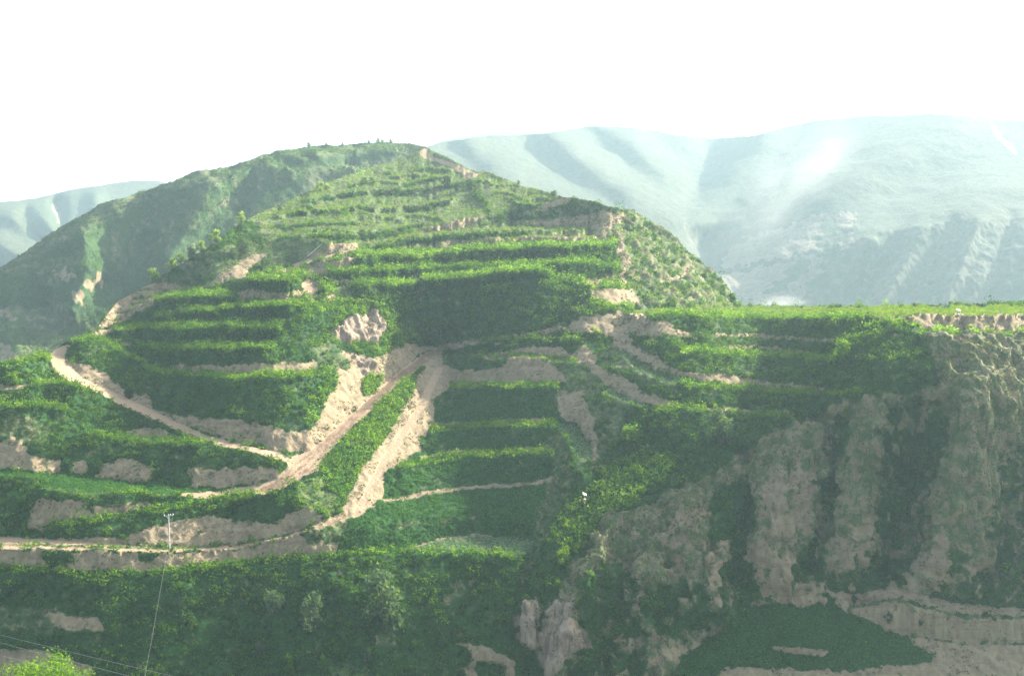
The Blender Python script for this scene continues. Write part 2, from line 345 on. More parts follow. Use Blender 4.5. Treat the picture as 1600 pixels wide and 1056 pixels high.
# ---- big bushy slope at the bottom
P(BUSH, 1.25, [(0, 888), (78, 888), (131, 905), (250, 896), (297, 886), (400, 878), (525, 866), (637, 862), (744, 866), (815, 872), (822, 900), (806, 942), (803, 1000), (840, 1056), (0, 1056)])
crest([(0, 898), (78, 894), (131, 908), (190, 902), (250, 900), (300, 892), (400, 882), (525, 872), (637, 866), (744, 868), (800, 874)], 9, SUNB, 0.25)
P(BUSH, 0.7, [(480, 872), (640, 866), (648, 900), (640, 930), (560, 920), (480, 905)])
P(SCRUB, 0.9, [(0, 949), (40, 947), (156, 967), (162, 985), (94, 992), (0, 975)])
P(SOIL, 0.9, [(70, 962), (156, 967), (160, 984), (96, 984)])
P(SOIL, 1.1, [(0, 992), (75, 1017), (144, 1042), (150, 1056), (0, 1056)])
P(SOIL, 1.5, [(698, 998), (720, 1002), (759, 1010), (803, 1030), (828, 1056), (681, 1056), (734, 1030), (728, 1012)])
P(SOIL, 1.3, [(620, 1056), (662, 1040), (668, 1056)])
P(BUSH, 1.2, [(745, 1035), (790, 1040), (800, 1056), (740, 1056)])
P(GRASS, 0.9, [(515, 1036), (545, 1034), (580, 1050), (575, 1056), (510, 1056)])
P(SCRUB, 1.2, [(690, 925), (720, 900), (730, 920), (712, 950), (695, 960)])
P(SCRUB, 1.0, [(580, 990), (615, 985), (620, 1010), (590, 1010)])
P(SCRUB, 1.4, [(853, 780), (872, 778), (856, 822), (846, 860), (820, 911), (806, 942), (822, 883), (832, 842), (836, 800)])

# ---- plateau
P(GRASS, 0.02, [(985, 484), (1150, 477), (1300, 478), (1600, 473), (1600, 490), (1440, 492), (1350, 495), (1200, 492), (1060, 492), (1000, 490)])
P(ROAD, 0.03, [(972, 486), (1000, 489), (1030, 492), (1020, 495), (985, 490)], 0.3)
P(BUSH, 1.3, [(1000, 490), (1100, 492), (1350, 496), (1352, 520), (1320, 536), (1119, 526), (1060, 515)])
crest([(1030, 492), (1100, 496), (1200, 498), (1350, 499)], 5, SUNB, 0.06)
P(SOIL, 1.7, [(1340, 497), (1440, 492), (1600, 490), (1600, 515), (1439, 515), (1432, 505), (1380, 500)])
band(SOIL, 1.4, [(1110, 520), (1180, 521), (1250, 527), (1319, 530)], 0, 6)
band(BUSH, 1.4, [(1060, 528), (1125, 530), (1250, 535), (1300, 536)], 0, 8)
band(SOIL, 1.2, [(1120, 539), (1200, 541), (1258, 546)], 0, 6)
# bushy mass below the corner of the plateau
P(BUSH, 1.3, [(1290, 560), (1308, 534), (1342, 520), (1436, 512), (1452, 554), (1464, 562), (1464, 600), (1427, 615), (1342, 620), (1300, 612)])
crest([(1350, 516), (1380, 506), (1410, 506), (1436, 514)], 6, SUNB, 0.4)
crest([(1308, 540), (1340, 530), (1370, 526)], 6, SUNB, 0.3)
P(GRASS, 0.05, [(1436, 520), (1470, 514), (1540, 515), (1600, 513), (1600, 520), (1500, 524), (1440, 526)], 0.6)
# terraces running round the amphitheatre to the right
P(SCRUB, 1.0, [(934, 522), (985, 522), (1030, 530), (1062, 545), (1062, 579), (1000, 548)])
P(BUSH, 1.2, [(985, 524), (1062, 530), (1066, 560), (1060, 576), (1030, 560), (990, 540)])
P(SOIL, (1.4, 0.5), [(934, 521), (984, 521), (990, 541), (1037, 564), (1062, 577), (1100, 584), (1147, 584), (1178, 593), (1272, 603), (1300, 612), (1300, 617), (1230, 606), (1130, 599), (1069, 590), (1037, 580), (991, 558), (956, 537)])
crest([(1062, 552), (1090, 549), (1131, 556), (1200, 560), (1256, 562), (1306, 566)], 8, SUNB, 0.08)
P(BUSH, 1.3, [(1060, 553), (1131, 556), (1256, 562), (1310, 566), (1302, 604), (1260, 600), (1178, 592), (1110, 582), (1068, 572)])
P(SCRUB, (0.7, 0.4), [(930, 545), (956, 538), (991, 560), (1037, 582), (1069, 592), (1060, 612), (1010, 600), (990, 590), (940, 566)])
P(CAB, 0.12, [(955, 542), (968, 548), (1000, 572), (1040, 590), (1062, 598), (1040, 600), (990, 578)])
P(SOIL, (1.4, 0.6), [(925, 538), (932, 566), (944, 578), (997, 600), (1000, 614), (1025, 614), (1069, 630), (1122, 634), (1069, 640), (1025, 634), (997, 624), (962, 615), (922, 580), (898, 556), (905, 542)])
P(BUSH, 1.35, [(1000, 606), (1040, 604), (1069, 601), (1287, 618), (1330, 620), (1290, 645), (1131, 638), (1069, 632), (1025, 618)])
crest([(1066, 602), (1120, 608), (1200, 613), (1287, 618), (1340, 619)], 5, SUNB, 0.08)
P(CAB, 0.15, [(945, 600), (965, 612), (1000, 628), (1010, 636), (985, 634), (955, 620)])
P(BUSH, 1.1, [(981, 640), (1025, 640), (1131, 640), (1240, 652), (1220, 668), (1160, 700), (1060, 710), (1000, 680), (980, 668)])
crest([(1022, 645), (1060, 640), (1131, 644), (1180, 652), (1240, 656)], 7, SUNB, 0.12)
band(SOIL, 1.2, [(1100, 636), (1180, 640), (1240, 642)], 0, 5)

# ---- spur and gullied cliff at the right
def PN(cov, s, poly, jit, th, sx=10, sy=18, seed=88):
    m = fill(poly, jit) & (fbm(MX / sx, MY / sy, 0, 4, seed) > th)
    cover[m] = cov; slope[m] = s; side[m] = 0
P(LOESS, (1.05, 0.2), [(1160, 700), (1250, 655), (1340, 620), (1430, 612), (1464, 596), (1455, 550), (1440, 525), (1600, 520), (1600, 960), (1300, 920), (1100, 1000), (1000, 1056), (840, 1056), (880, 900), (940, 800)])
P(BUSH, (0.85, 0.2), [(934, 730), (984, 665), (1060, 700), (1160, 705), (1120, 740), (1040, 770), (1000, 793), (940, 803), (925, 843), (909, 871), (869, 862), (853, 831), (878, 796), (922, 755)])
P(SUNB, (0.42, -0.15), [(853, 831), (878, 796), (925, 756), (960, 722), (1000, 708), (1060, 712), (1050, 745), (1006, 762), (1000, 790), (940, 802), (925, 840), (909, 866), (869, 860)])
P(BUSH, 1.1, [(1120, 760), (1160, 755), (1160, 790), (1130, 850), (1110, 840), (1110, 790)])
P(BUSH, 1.1, [(1170, 740), (1180, 800), (1168, 860), (1140, 870), (1135, 820), (1150, 790)])
for poly in ([(1278, 740), (1317, 740), (1302, 815), (1284, 812)],
             [(1254, 862), (1269, 833), (1281, 833), (1290, 881), (1305, 890), (1329, 893), (1350, 878), (1367, 839), (1380, 770), (1375, 700), (1385, 620), (1440, 620), (1475, 650), (1478, 720), (1455, 760), (1448, 815), (1424, 872), (1418, 916), (1367, 922), (1302, 920), (1245, 903), (1230, 884)],
             [(1600, 680), (1575, 700), (1565, 780), (1538, 839), (1545, 862), (1520, 900), (1502, 913), (1457, 919), (1454, 935), (1600, 957)],
             [(1470, 870), (1500, 860), (1505, 900), (1480, 905)],
             [(1300, 660), (1330, 650), (1320, 720), (1290, 735)],
             [(1120, 890), (1162, 860), (1180, 890), (1215, 940), (1150, 960), (1130, 985), (1120, 950)],
             [(900, 900), (960, 880), (1010, 920), (1090, 900), (1120, 960), (1090, 1000), (1020, 990), (940, 1010), (900, 960)],
             [(890, 1021), (925, 1000), (1000, 1010), (1010, 1040), (980, 1056), (860, 1056)]):
    PN(BUSH, 1.15, poly, 2.6, 0.41)
for poly in ([(1045, 815), (1075, 800), (1100, 805), (1060, 860), (1040, 850)], [(1180, 845), (1222, 838), (1230, 872), (1240, 900), (1300, 925), (1310, 945), (1206, 950), (1190, 912), (1164, 870)],
             [(1100, 850), (1130, 845), (1134, 890), (1128, 950), (1112, 945), (1110, 890)],
             [(1200, 745), (1270, 730), (1265, 800), (1240, 850), (1195, 830)],
             [(1290, 850), (1330, 820), (1370, 800), (1350, 880), (1330, 893), (1305, 888)],
             [(1425, 870), (1455, 840), (1480, 848), (1485, 880), (1478, 915), (1432, 922), (1420, 910)],
             [(1502, 885), (1535, 870), (1540, 895), (1520, 908)],
             [(1050, 1015), (1080, 1000), (1098, 1004), (1060, 1030), (1010, 1042), (1015, 1030)],
             [(965, 998), (990, 992), (992, 1004), (970, 1010)],
             [(1000, 905), (1008, 960), (998, 985), (992, 950)],
             [(975, 905), (1000, 900), (1004, 915), (985, 925)],
             [(1040, 880), (1070, 876), (1068, 900), (1050, 902)]):
    PN(SOIL, 1.3, poly, 2.8, 0.44, 7, 10, 99)
P(ROCK, 2.4, [(803, 962), (822, 940), (838, 934), (848, 950), (838, 1015), (826, 1015), (810, 998)])
P(ROCK, 2.6, [(859, 952), (894, 927), (901, 940), (884, 965), (922, 990), (919, 1009), (887, 1021), (856, 1054), (841, 1040), (841, 996)])
# bottom right: bare ground, path, green field
P(SOIL, 0.30, [(1300, 925), (1350, 928), (1379, 918), (1427, 925), (1499, 943), (1600, 962), (1600, 1056), (1080, 1056), (1100, 1040), (1200, 1045), (1379, 1039), (1457, 1030), (1397, 988), (1310, 952)])
P(SOIL, 1.4, [(1340, 950), (1390, 935), (1440, 950), (1600, 975), (1600, 1000), (1500, 1000), (1397, 988)])
band(SCRUB, 0.15, [(1325, 952), (1390, 938), (1440, 948), (1500, 962), (1600, 972)], 4, 3)
band(SCRUB, 0.3, [(1400, 992), (1500, 1004), (1600, 1012)], 2, 2)
P(CROP, 0.40, [(1040, 1056), (1060, 1030), (1098, 1006), (1130, 985), (1150, 960), (1215, 942), (1320, 953), (1397, 988), (1460, 1024), (1455, 1034), (1379, 1040), (1340, 1050), (1200, 1042), (1130, 1032), (1080, 1056)])
P(SOIL, 0.9, [(1197, 1008), (1297, 1014), (1290, 1026), (1222, 1018)], 0.6)

# pastures are never one plant: scrub and brighter bushes mixed in
nz_ = fbm(MX / 7, MY / 5, 0, 4, 202)
gm_ = (cover == GRASS) & ~((MX > 985) & (MY > 470) & (MY < 500))
cover[gm_ & (nz_ > 0.56)] = SCRUB
top_ = (MY < 395) | ((MX > 985) & (MY < 480))
cover[gm_ & ~top_ & (nz_ < 0.38)] = SUNB
cover[~top_ & (cover == SCRUB) & (fbm(MX / 6, MY / 5, 0, 4, 207) > 0.60)] = BUSH
cover[top_ & (MY < 350) & (cover == BUSH) & (nz_ > 0.47)] = SCRUB
cover[top_ & (cover == SCRUB) & (nz_ < 0.47)] = GRASS
fl_ = (MX > 975) & (MX < 1160) & (MY < 482) & ((cover == SCRUB) | (cover == GRASS))
cover[fl_ & (nz_ > 0.47)] = LOESS
cover[fl_ & (nz_ < 0.36)] = BUSH
cover[(cover == BUSH) & (fbm(MX / 11, MY / 7, 0, 4, 209) > 0.69)] = SCRUB

# ------------------------------------------------------------------ skylines (layer outlines)
def sil(pts, amp=1.0, seed=1):
    px = [p[0] for p in pts]; py = [p[1] for p in pts]
    y = np.interp(GX, px, py)
    k = np.hanning(9); k /= k.sum()
    y = np.convolve(np.pad(y, 4, 'edge'), k, 'valid')
    return y + amp * (fbm(GX / 22.0, GX * 0, 0, 4, seed) - 0.5) * 3
S1 = sil([(-240, 600), (0, 572), (40, 560), (77, 554), (95, 538), (112, 530), (140, 524), (150, 514), (181, 474), (225, 446), (240, 440), (300, 402), (370, 354), (400, 336), (440, 318), (480, 300), (540, 275), (600, 256), (630, 246), (655, 236), (664, 232), (700, 246), (735, 265), (760, 268), (800, 285), (850, 300), (880, 306), (930, 315), (985, 331), (1020, 347), (1050, 370), (1085, 402), (1120, 430), (1140, 455), (1152, 476), (1200, 478), (1300, 479), (1450, 477), (1600, 473), (1840, 470)], 1.7, 3)
S2 = sil([(-240, 520), (-100, 470), (0, 418), (50, 385), (100, 352), (160, 321), (200, 306), (230, 297), (262, 289), (300, 273), (350, 262), (395, 247), (440, 238), (480, 231), (540, 225), (600, 222), (640, 226), (662, 231), (700, 250), (760, 290), (1840, 600)], 1.0, 4)
S3 = sil([(-240, 330), (-100, 328), (0, 318), (40, 312), (110, 297), (150, 290), (200, 284), (245, 283), (268, 291), (330, 320), (1840, 600)], 0.6, 5)
S4 = sil([(-240, 600), (560, 260), (640, 240), (664, 230), (700, 219), (760, 213), (830, 210), (880, 204), (920, 199), (960, 198), (1010, 203), (1060, 212), (1110, 217), (1180, 211), (1230, 198), (1270, 189), (1340, 183), (1450, 179), (1520, 182), (1600, 188), (1840, 205)], 0.5, 6)
S5 = sil([(-240, 700), (500, 300), (640, 240), (700, 218), (750, 209), (790, 206), (850, 208), (900, 216), (980, 240), (1840, 600)], 0.3, 8)

# ------------------------------------------------------------------ depth from slope, one solve per layer
TR = ray(0, GY.astype(float))[1]                       # z/y per row
T2 = np.repeat(TR[:, None], NX, 1)
DT = np.abs(np.diff(TR))[:, None]
def tps(pts, xs, ys):
    p = np.array([(a, b) for a, b, _ in pts], float) / 1000
    v = np.log(np.array([c for _, _, c in pts], float))
    def U(r2): return r2 * np.log(r2 + 1e-12)
    n = len(p)
    K = U(((p[:, None] - p[None]) ** 2).sum(-1)) + np.eye(n) * 2e-3
    A = np.zeros((n + 3, n + 3)); A[:n, :n] = K; A[:n, n] = 1; A[:n, n + 1:] = p; A[n, :n] = 1; A[n + 1:, :n] = p.T
    w = np.linalg.solve(A, np.concatenate([v, np.zeros(3)]))
    out = w[n] + w[n + 1] * xs / 1000 + w[n + 2] * ys / 1000
    for i in range(n):
        out = out + w[i] * U((xs / 1000 - p[i, 0]) ** 2 + (ys / 1000 - p[i, 1]) ** 2)
    return out
def solve(mask, g, L0, w0=6e-4, wx=0.2, iters=260, gx=None, wxm=None, wym=1.0):
    my = (mask[:-1] & mask[1:]).astype(float) * wym          # weight of vertical links
    mx = (mask[:, :-1] & mask[:, 1:]).astype(float) * (wx if wxm is None else wxm)
    tgt = g * DT                                        # L[r] - L[r+1]
    def A(L):
        o = w0 * mask * L
        d = my * (L[:-1] - L[1:]); o[:-1] += d; o[1:] -= d
        e = mx * (L[:, :-1] - L[:, 1:]); o[:, :-1] += e; o[:, 1:] -= e
        return o
    b = w0 * mask * L0
    d = my * tgt; b[:-1] += d; b[1:] -= d
    if gx is not None:
        e = mx * gx; b[:, 1:] += e; b[:, :-1] -= e
    L = L0 * mask
    r = b - A(L); dia = np.full(mask.shape, w0); dia[:-1] += my; dia[1:] += my; dia[:, :-1] += mx; dia[:, 1:] += mx
    z = r / dia; p = z.copy(); rz = (r * z).sum()
    for i in range(iters):
        Ap = A(p); a = rz / (p * Ap).sum()
        L = L + a * p; r = r - a * Ap
        z = r / dia; rz2 = (r * z).sum(); p = z + rz2 / rz * p; rz = rz2
    # never folding over: depth must grow upwards
    dL = np.clip(L[:-1] - L[1:], 0.00012, 0.05)
    last = mask.shape[0] - 1 - np.argmax(mask[::-1], axis=0)
    out = np.zeros_like(L)
    out[-1] = L[last, np.arange(NX)]
    for r_ in range(NY - 2, -1, -1):
        inc = np.where(r_ < last, dL[r_], 0.0)
        out[r_] = out[r_ + 1] + inc
    # pull the drift of the clipping back towards the solve
    k = 25
    diff = (L - out) * mask
    cs = np.cumsum(np.pad(diff, ((k, k), (0, 0))), 0); cm = np.cumsum(np.pad(mask.astype(float), ((k, k), (0, 0))), 0)
    sm = (cs[2 * k:] - cs[:-2 * k]) / np.maximum(cm[2 * k:] - cm[:-2 * k], 1)
    return out + sm * 0.7

U2 = ray(MX, MY)[0]
def gof(s, sx=0.0): return 1.0 / np.maximum(s + sx * U2 - T2, 0.055)[:-1]

# reference distances (m) at survey points
PTS1 = [(-240, 1200, 222), (0, 1056, 234), (400, 1056, 238), (800, 1056, 245), (1200, 1056, 242), (1600, 1056, 250), (1840, 1200, 235), (800, 1200, 228),
        (0, 857, 252), (265, 857, 254), (500, 860, 257), (660, 862, 259), (820, 860, 262),
        (0, 770, 276), (400, 768, 285), (455, 730, 290), (550, 800, 272), (600, 620, 345), (690, 548, 385), (525, 666, 312), (680, 620, 358), (620, 720, 305),
        (0, 690, 290), (0, 610, 315), (90, 550, 345), (250, 650, 312), (300, 600, 325), (400, 540, 340), (330, 480, 358), (440, 432, 398), (500, 590, 320),
        (240, 446, 450), (150, 515, 420), (0, 575, 330), (-240, 600, 330),
        (760, 790, 288), (760, 700, 315), (760, 655, 330), (780, 600, 345), (790, 560, 364), (760, 535, 380),
        (600, 470, 398), (750, 500, 390), (750, 425, 410), (750, 380, 430), (900, 430, 408), (960, 400, 420), (560, 400, 415), (450, 350, 490), (400, 340, 520),
        (700, 330, 520), (700, 270, 650), (655, 240, 760), (880, 310, 570), (985, 335, 520), (600, 280, 640),
        (1060, 410, 500), (1140, 470, 520), (1000, 460, 440), (1150, 478, 540), (1300, 480, 520), (1600, 475, 470),
        (985, 488, 390), (1100, 494, 340), (1300, 500, 318), (1600, 490, 305), (1600, 518, 292), (1440, 525, 292), (1100, 560, 318), (1280, 570, 300), (1100, 640, 300), (950, 570, 325), (930, 700, 297),
        (1200, 700, 284), (1400, 700, 276), (1600, 700, 266), (900, 840, 262), (1150, 800, 268), (1400, 880, 258), (1600, 940, 250), (1050, 920, 254), (860, 960, 246)]
M1 = MY >= (S1[None] - 2 * ST)
# relief strokes: local bulges (+ toward the viewer) and gullies (-), metres
def stroke(arr, line, w, amp):
    d2 = np.full(arr.shape, 1e9)
    for (ax, ay), (bx, by) in zip(line[:-1], line[1:]):
        vx, vy = bx - ax, by - ay
        t = np.clip(((MX - ax) * vx + (MY - ay) * vy) / (vx * vx + vy * vy + 1e-9), 0, 1)
        d2 = np.minimum(d2, (MX - ax - t * vx) ** 2 + (MY - ay - t * vy) ** 2)
    arr -= amp * np.exp(-d2 / (w * w))
rel1 = np.zeros((NY, NX))
for line, w, a in [([(1240, 640), (1225, 760), (1200, 850), (1230, 900)], 26, 4.2), ([(1370, 640), (1350, 780), (1325, 880)], 24, 3.6),
                   ([(1520, 600), (1500, 760), (1470, 880)], 34, 4.2), ([(1300, 660), (1300, 760), (1270, 880)], 16, -3.0), ([(1440, 640), (1430, 780), (1390, 890)], 28, -4.2),
                   ([(1600, 700), (1580, 820), (1540, 900)], 24, -3.6), ([(1160, 720), (1160, 820), (1150, 900)], 20, -4.2), ([(1070, 800), (1100, 860), (1120, 960)], 22, 3.0),
                   ([(940, 860), (900, 940), (870, 1030)], 22, 4.2), ([(820, 950), (825, 1010)], 12, 2.4), ([(980, 860), (960, 960), (940, 1030)], 18, -2.4), ([(1030, 880), (1010, 980)], 14, 2.4),
                   ([(860, 740), (845, 830), (812, 920)], 10, -2.4), ([(650, 450), (648, 520)], 8, -1.8), ([(755, 440), (770, 500)], 8, 1.8), ([(560, 500), (590, 530)], 14, 1.8)]:
    stroke(rel1, line, w, a)

def make_L1():
    L0 = tps(PTS1, MX, MY)
    sx = blur(side, 1)
    gx = -sx / np.maximum(slope + sx * U2 - T2, 0.12) * (ST / FPX)
    gx = np.clip(gx, -0.012, 0.012)[:, :-1]
    wxm = 0.2 + 1.0 * (np.abs(side[:, :-1]) > 0.05)
    rd = blur((cover == ROAD).astype(float), 2)
    wxm = wxm + 3.0 * rd[:, :-1] + 1.2 * ((MX > 370) & (MX < 490) & (MY > 345) & (MY < 425))[:, :-1]
    L = solve(M1, gof(slope, sx), L0, gx=gx, wxm=wxm, wym=(1 + 4 * rd)[:-1])
    # the hollow behind the knoll: even out column-to-column drift
    w_ = blur(((MX > 375) & (MX < 480) & (MY > 340) & (MY < 412)).astype(float), 6)
    k_ = 14; c_ = np.cumsum(np.pad(L, ((0, 0), (k_ + 1, k_)), 'edge'), 1)
    L = L * (1 - w_) + w_ * (c_[:, 2 * k_ + 1:] - c_[:, :-2 * k_ - 1]) / (2 * k_ + 1)
    D = np.exp(L)
    return D + rel1
D1 = make_L1()

def plain_layer(S, low, slp, pts, strokes, w0=6e-4, nz=(0, 1)):
    m = (MY >= S[None] - 2 * ST) & (MY <= low[None])
    if nz[0]:
        slp = slp + (fbm(MX / nz[1], MY / nz[1] * 1.8, 0, 4, 31) - 0.5) * nz[0]
    L = solve(m, gof(slp), tps(pts, MX, MY), w0, 0.6, 220)
    D = np.exp(L)
    rel = np.zeros_like(D)
    for line, w, a in strokes: stroke(rel, line, w, a)
    return m, D + rel

LOW2 = np.minimum(S1 + 44, 640); LOW2[GX > 690] = 0
sl2 = np.full((NY, NX), 1.35)
cov2 = np.full((NY, NX), SCRUB, np.int8)
def P2(cov, s, poly, jit=1.6):
    m = fill(poly, jit)
    if cov is not None: cov2[m] = cov
    if s is not None: sl2[m] = s
P2(SCRUB, 0.45, [(0, 418), (160, 320), (350, 262), (480, 228), (600, 218), (662, 232), (560, 246), (400, 262), (300, 288), (230, 310), (160, 345), (60, 400), (0, 440)])
P2(BUSH, 1.5, [(60, 400), (160, 345), (240, 305), (400, 262), (480, 262), (470, 300), (400, 330), (330, 380), (240, 440), (190, 470), (150, 510), (80, 460), (140, 400)], 1.6)
P2(GRASS, 0.4, [(390, 256), (440, 250), (560, 262), (600, 258), (560, 268), (440, 262)])
P2(BUSH, 1.2, [(430, 250), (560, 240), (615, 236), (625, 244), (560, 258), (440, 258)])
P2(GRASS, 0.35, [(410, 240), (480, 231), (600, 222), (650, 232), (600, 234), (480, 244)])
def fade(cv, poly, cov, th, jit=2.5, sc_=9):
    cv[fill(poly, jit) & (fbm(MX / sc_, MY / (sc_ * 1.6), 0, 3, 41) > th)] = cov
P2(None, (0.7), [(118, 388), (132, 378), (142, 400), (134, 424), (126, 420)])
fade(cov2, [(112, 388), (132, 376), (146, 400), (136, 426), (124, 420)], GRASS, 0.4)  # lit patch of the ridge, put in as lighter grass cover
fade(cov2, [(80, 420), (155, 425), (170, 460), (130, 475), (90, 455)], SOIL, 0.56)
fade(cov2, [(235, 335), (290, 335), (270, 400), (235, 390)], SOIL, 0.58)
fade(cov2, [(190, 300), (280, 290), (480, 250), (520, 270), (400, 300), (250, 330)], SCRUB, 0.55)
fade(cov2, [(0, 490), (20, 485), (34, 540), (30, 566), (0, 560)], SOIL, 0.4)
fade(cov2, [(150, 370), (400, 290), (380, 350), (200, 440)], SCRUB, 0.56)
P2(GRASS, 0.7, [(0, 505), (30, 500), (45, 530), (90, 500), (84, 530), (60, 545), (30, 540)])
P2(BUSH, 1.0, [(0, 430), (60, 430), (86, 455), (70, 480), (0, 470)])
M2, D2 = plain_layer(S2, LOW2, sl2, [(-240, 520, 690), (0, 420, 736), (160, 325, 753), (350, 265, 793), (480, 235, 834), (600, 224, 897), (662, 236, 920), (0, 560, 644), (60, 520, 661), (140, 500, 678), (200, 440, 702), (300, 390, 742), (400, 330, 776), (480, 295, 811), (600, 250, 880), (150, 400, 713), (-240, 640, 621)],
    [([(130, 360), (135, 420), (110, 480)], 22, 22), ([(230, 320), (215, 400), (190, 450)], 26, -16), ([(330, 290), (300, 350), (265, 400)], 22, 14), ([(400, 270), (370, 320)], 16, -10), ([(60, 400), (60, 450), (90, 500)], 18, -10), ([(20, 460), (25, 560)], 20, 12)], nz=(0.9, 26))

LOW3 = S2 + 40; LOW3[GX > 400] = 0
sl3 = np.full((NY, NX), 0.42)
cov3 = np.full((NY, NX), GRASS, np.int8)
cov3[fill([(50, 322), (130, 312), (200, 306), (250, 300), (150, 345), (110, 360), (60, 350)])] = BUSH  # wedge of shade on the slope, put in as dark bush cover
cov3[fill([(80, 318), (90, 318), (96, 352), (90, 356)])] = SOIL
M3, D3 = plain_layer(S3, LOW3, sl3, [(0, 318, 2400), (150, 290, 2560), (262, 290, 2560), (0, 420, 1520), (-240, 330, 2320), (-240, 500, 1440), (100, 370, 1760), (200, 320, 2160)],
    [([(0, 330), (60, 345), (130, 380), (180, 400)], 20, 90), ([(90, 318), (96, 360)], 12, -90), ([(0, 380), (60, 420)], 18, 105), ([(40, 335), (80, 385)], 12, -75), ([(150, 310), (150, 350)], 14, 67), ([(-100, 330), (-60, 420)], 30, 75)], nz=(0.2, 40))

LOW4 = S1 + 40; LOW4[GX < 560] = 0
sl4 = np.full((NY, NX), 0.42)
cov4 = np.full((NY, NX), GRASS, np.int8)
sl4[fill([(1120, 470), (1130, 425), (1220, 405), (1350, 370), (1480, 345), (1600, 330), (1600, 500), (1120, 500)])] = 1.0
cov4[fill([(1120, 470), (1130, 428), (1220, 410), (1290, 395), (1350, 370), (1480, 345), (1600, 330), (1600, 500), (1120, 500)], 2)] = SCRUB
cov4[fill([(1130, 430), (1290, 395), (1250, 470), (1120, 490)], 2)] = SOIL
for a in range(11):
    x = 1270 + a * 34
    cov4[fill([(x, 480), (x + 10, 480), (x + 60, 400 - a * 4), (x + 50, 396 - a * 4)], 2)] = BUSH if a % 3 else SCRUB
cov4[fill([(1130, 395), (1170, 370), (1270, 340), (1340, 330), (1330, 380), (1220, 405), (1130, 420)], 2)] = SOIL
cov4[fill([(1060, 330), (1085, 350), (1110, 400), (1090, 410), (1070, 380)], 1)] = SCRUB
cov4[fill([(1544, 188), (1552, 190), (1568, 215), (1592, 238), (1586, 242), (1560, 220)], 0.6)] = ROAD
cov4[fill([(1150, 470), (1300, 340), (1500, 350), (1420, 400), (1300, 450)], 2) & (fbm(MX / 20, MY / 12, 0, 3, 77) > 0.55)] = BUSH
M4, D4 = plain_layer(S4, LOW4, sl4, [(664, 230, 2080), (760, 213, 2400), (960, 200, 2640), (1110, 217, 2800), (1270, 190, 2560), (1450, 180, 2368), (1600, 188, 2240), (1840, 200, 2160),
    (740, 265, 1840), (880, 305, 1680), (985, 335, 1600), (1060, 370, 1600), (1100, 400, 1680), (1150, 470, 1440), (1300, 480, 1376), (1500, 478, 1328), (1840, 470, 1280), (1090, 330, 2160), (1300, 350, 1568), (1550, 330, 1488), (1200, 300, 2000), (900, 260, 2160)],
    [([(860, 208), (900, 240), (960, 285), (1050, 325), (1080, 345)], 29, 103), ([(940, 200), (990, 215), (1020, 250), (1075, 290)], 27, 73),
     ([(830, 225), (870, 265), (950, 300)], 29, -69), ([(930, 225), (960, 250), (1030, 300), (1070, 310)], 24, -73), ([(1020, 215), (1060, 250), (1085, 290)], 22, -58), ([(730, 220), (750, 245), (800, 270)], 27, 54), ([(700, 225), (745, 265)], 18, -37),
     ([(1110, 220), (1110, 260), (1090, 310), (1085, 350), (1100, 390)], 29, -94), ([(1190, 213), (1170, 250), (1120, 300), (1095, 330)], 29, 73), ([(1250, 200), (1220, 250), (1150, 300), (1120, 380)], 35, -54),
     ([(1480, 190), (1350, 260), (1230, 320), (1160, 350)], 46, 87), ([(1450, 280), (1330, 330), (1230, 380), (1150, 420)], 40, -33), ([(1600, 230), (1500, 260), (1400, 320)], 38, -42),
     ([(1600, 290), (1480, 320), (1350, 370), (1230, 405)], 29, 37),
     ([(1360, 380), (1280, 470)], 12, 18), ([(1400, 370), (1330, 470)], 12, -18), ([(1440, 360), (1380, 470)], 12, 18), ([(1490, 350), (1420, 470)], 14, -19), ([(1530, 345), (1480, 470)], 13, 21), ([(1580, 340), (1540, 470)], 14, -19), ([(1640, 340), (1600, 470)], 14, 21), ([(1300, 400), (1240, 470)], 11, -13)], nz=(0.22, 50))
LOW5 = S4 + 30; LOW5[(GX < 600) | (GX > 980)] = 0
cov5 = np.full((NY, NX), GRASS, np.int8)
M5, D5 = plain_layer(S5, LOW5, np.full((NY, NX), 0.35), [(700, 215, 3600), (790, 206, 3900), (900, 215, 3750), (640, 260, 3150), (800, 240, 3300), (960, 250, 3300)], [])

# ------------------------------------------------------------------ mesh helpers
def mat_new(name):
    m = bpy.data.materials.new(name); m.use_nodes = True
    return m
def mesh_from(name, V, F, mat, smooth=False, attrs=None, parent=None):
    me = bpy.data.meshes.new(name)
    V = np.asarray(V, np.float32); F = np.asarray(F, np.int32)
    n = F.shape[1]
    me.vertices.add(len(V)); me.vertices.foreach_set('co', V.ravel())
    me.loops.add(F.size); me.loops.foreach_set('vertex_index', F.ravel())
    me.polygons.add(len(F)); me.polygons.foreach_set('loop_start', np.arange(len(F), dtype=np.int32) * n)
    me.polygons.foreach_set('use_smooth', np.full(len(F), smooth))
    me.update(calc_edges=True)
    for k, a in (attrs or {}).items():
        at_ = me.attributes.new(k, 'FLOAT', 'POINT'); at_.data.foreach_set('value', np.asarray(a, np.float32))
    if mat: me.materials.append(mat)
    o = bpy.data.objects.new(name, me); C.objects.link(o)
    if parent: o.parent = parent
    return o
def tag(o, label, cat=None, group=None, kind=None):
    if label: o['label'] = label
    if cat: o['category'] = cat
    if group: o['group'] = group
    if kind: o['kind'] = kind
    return o

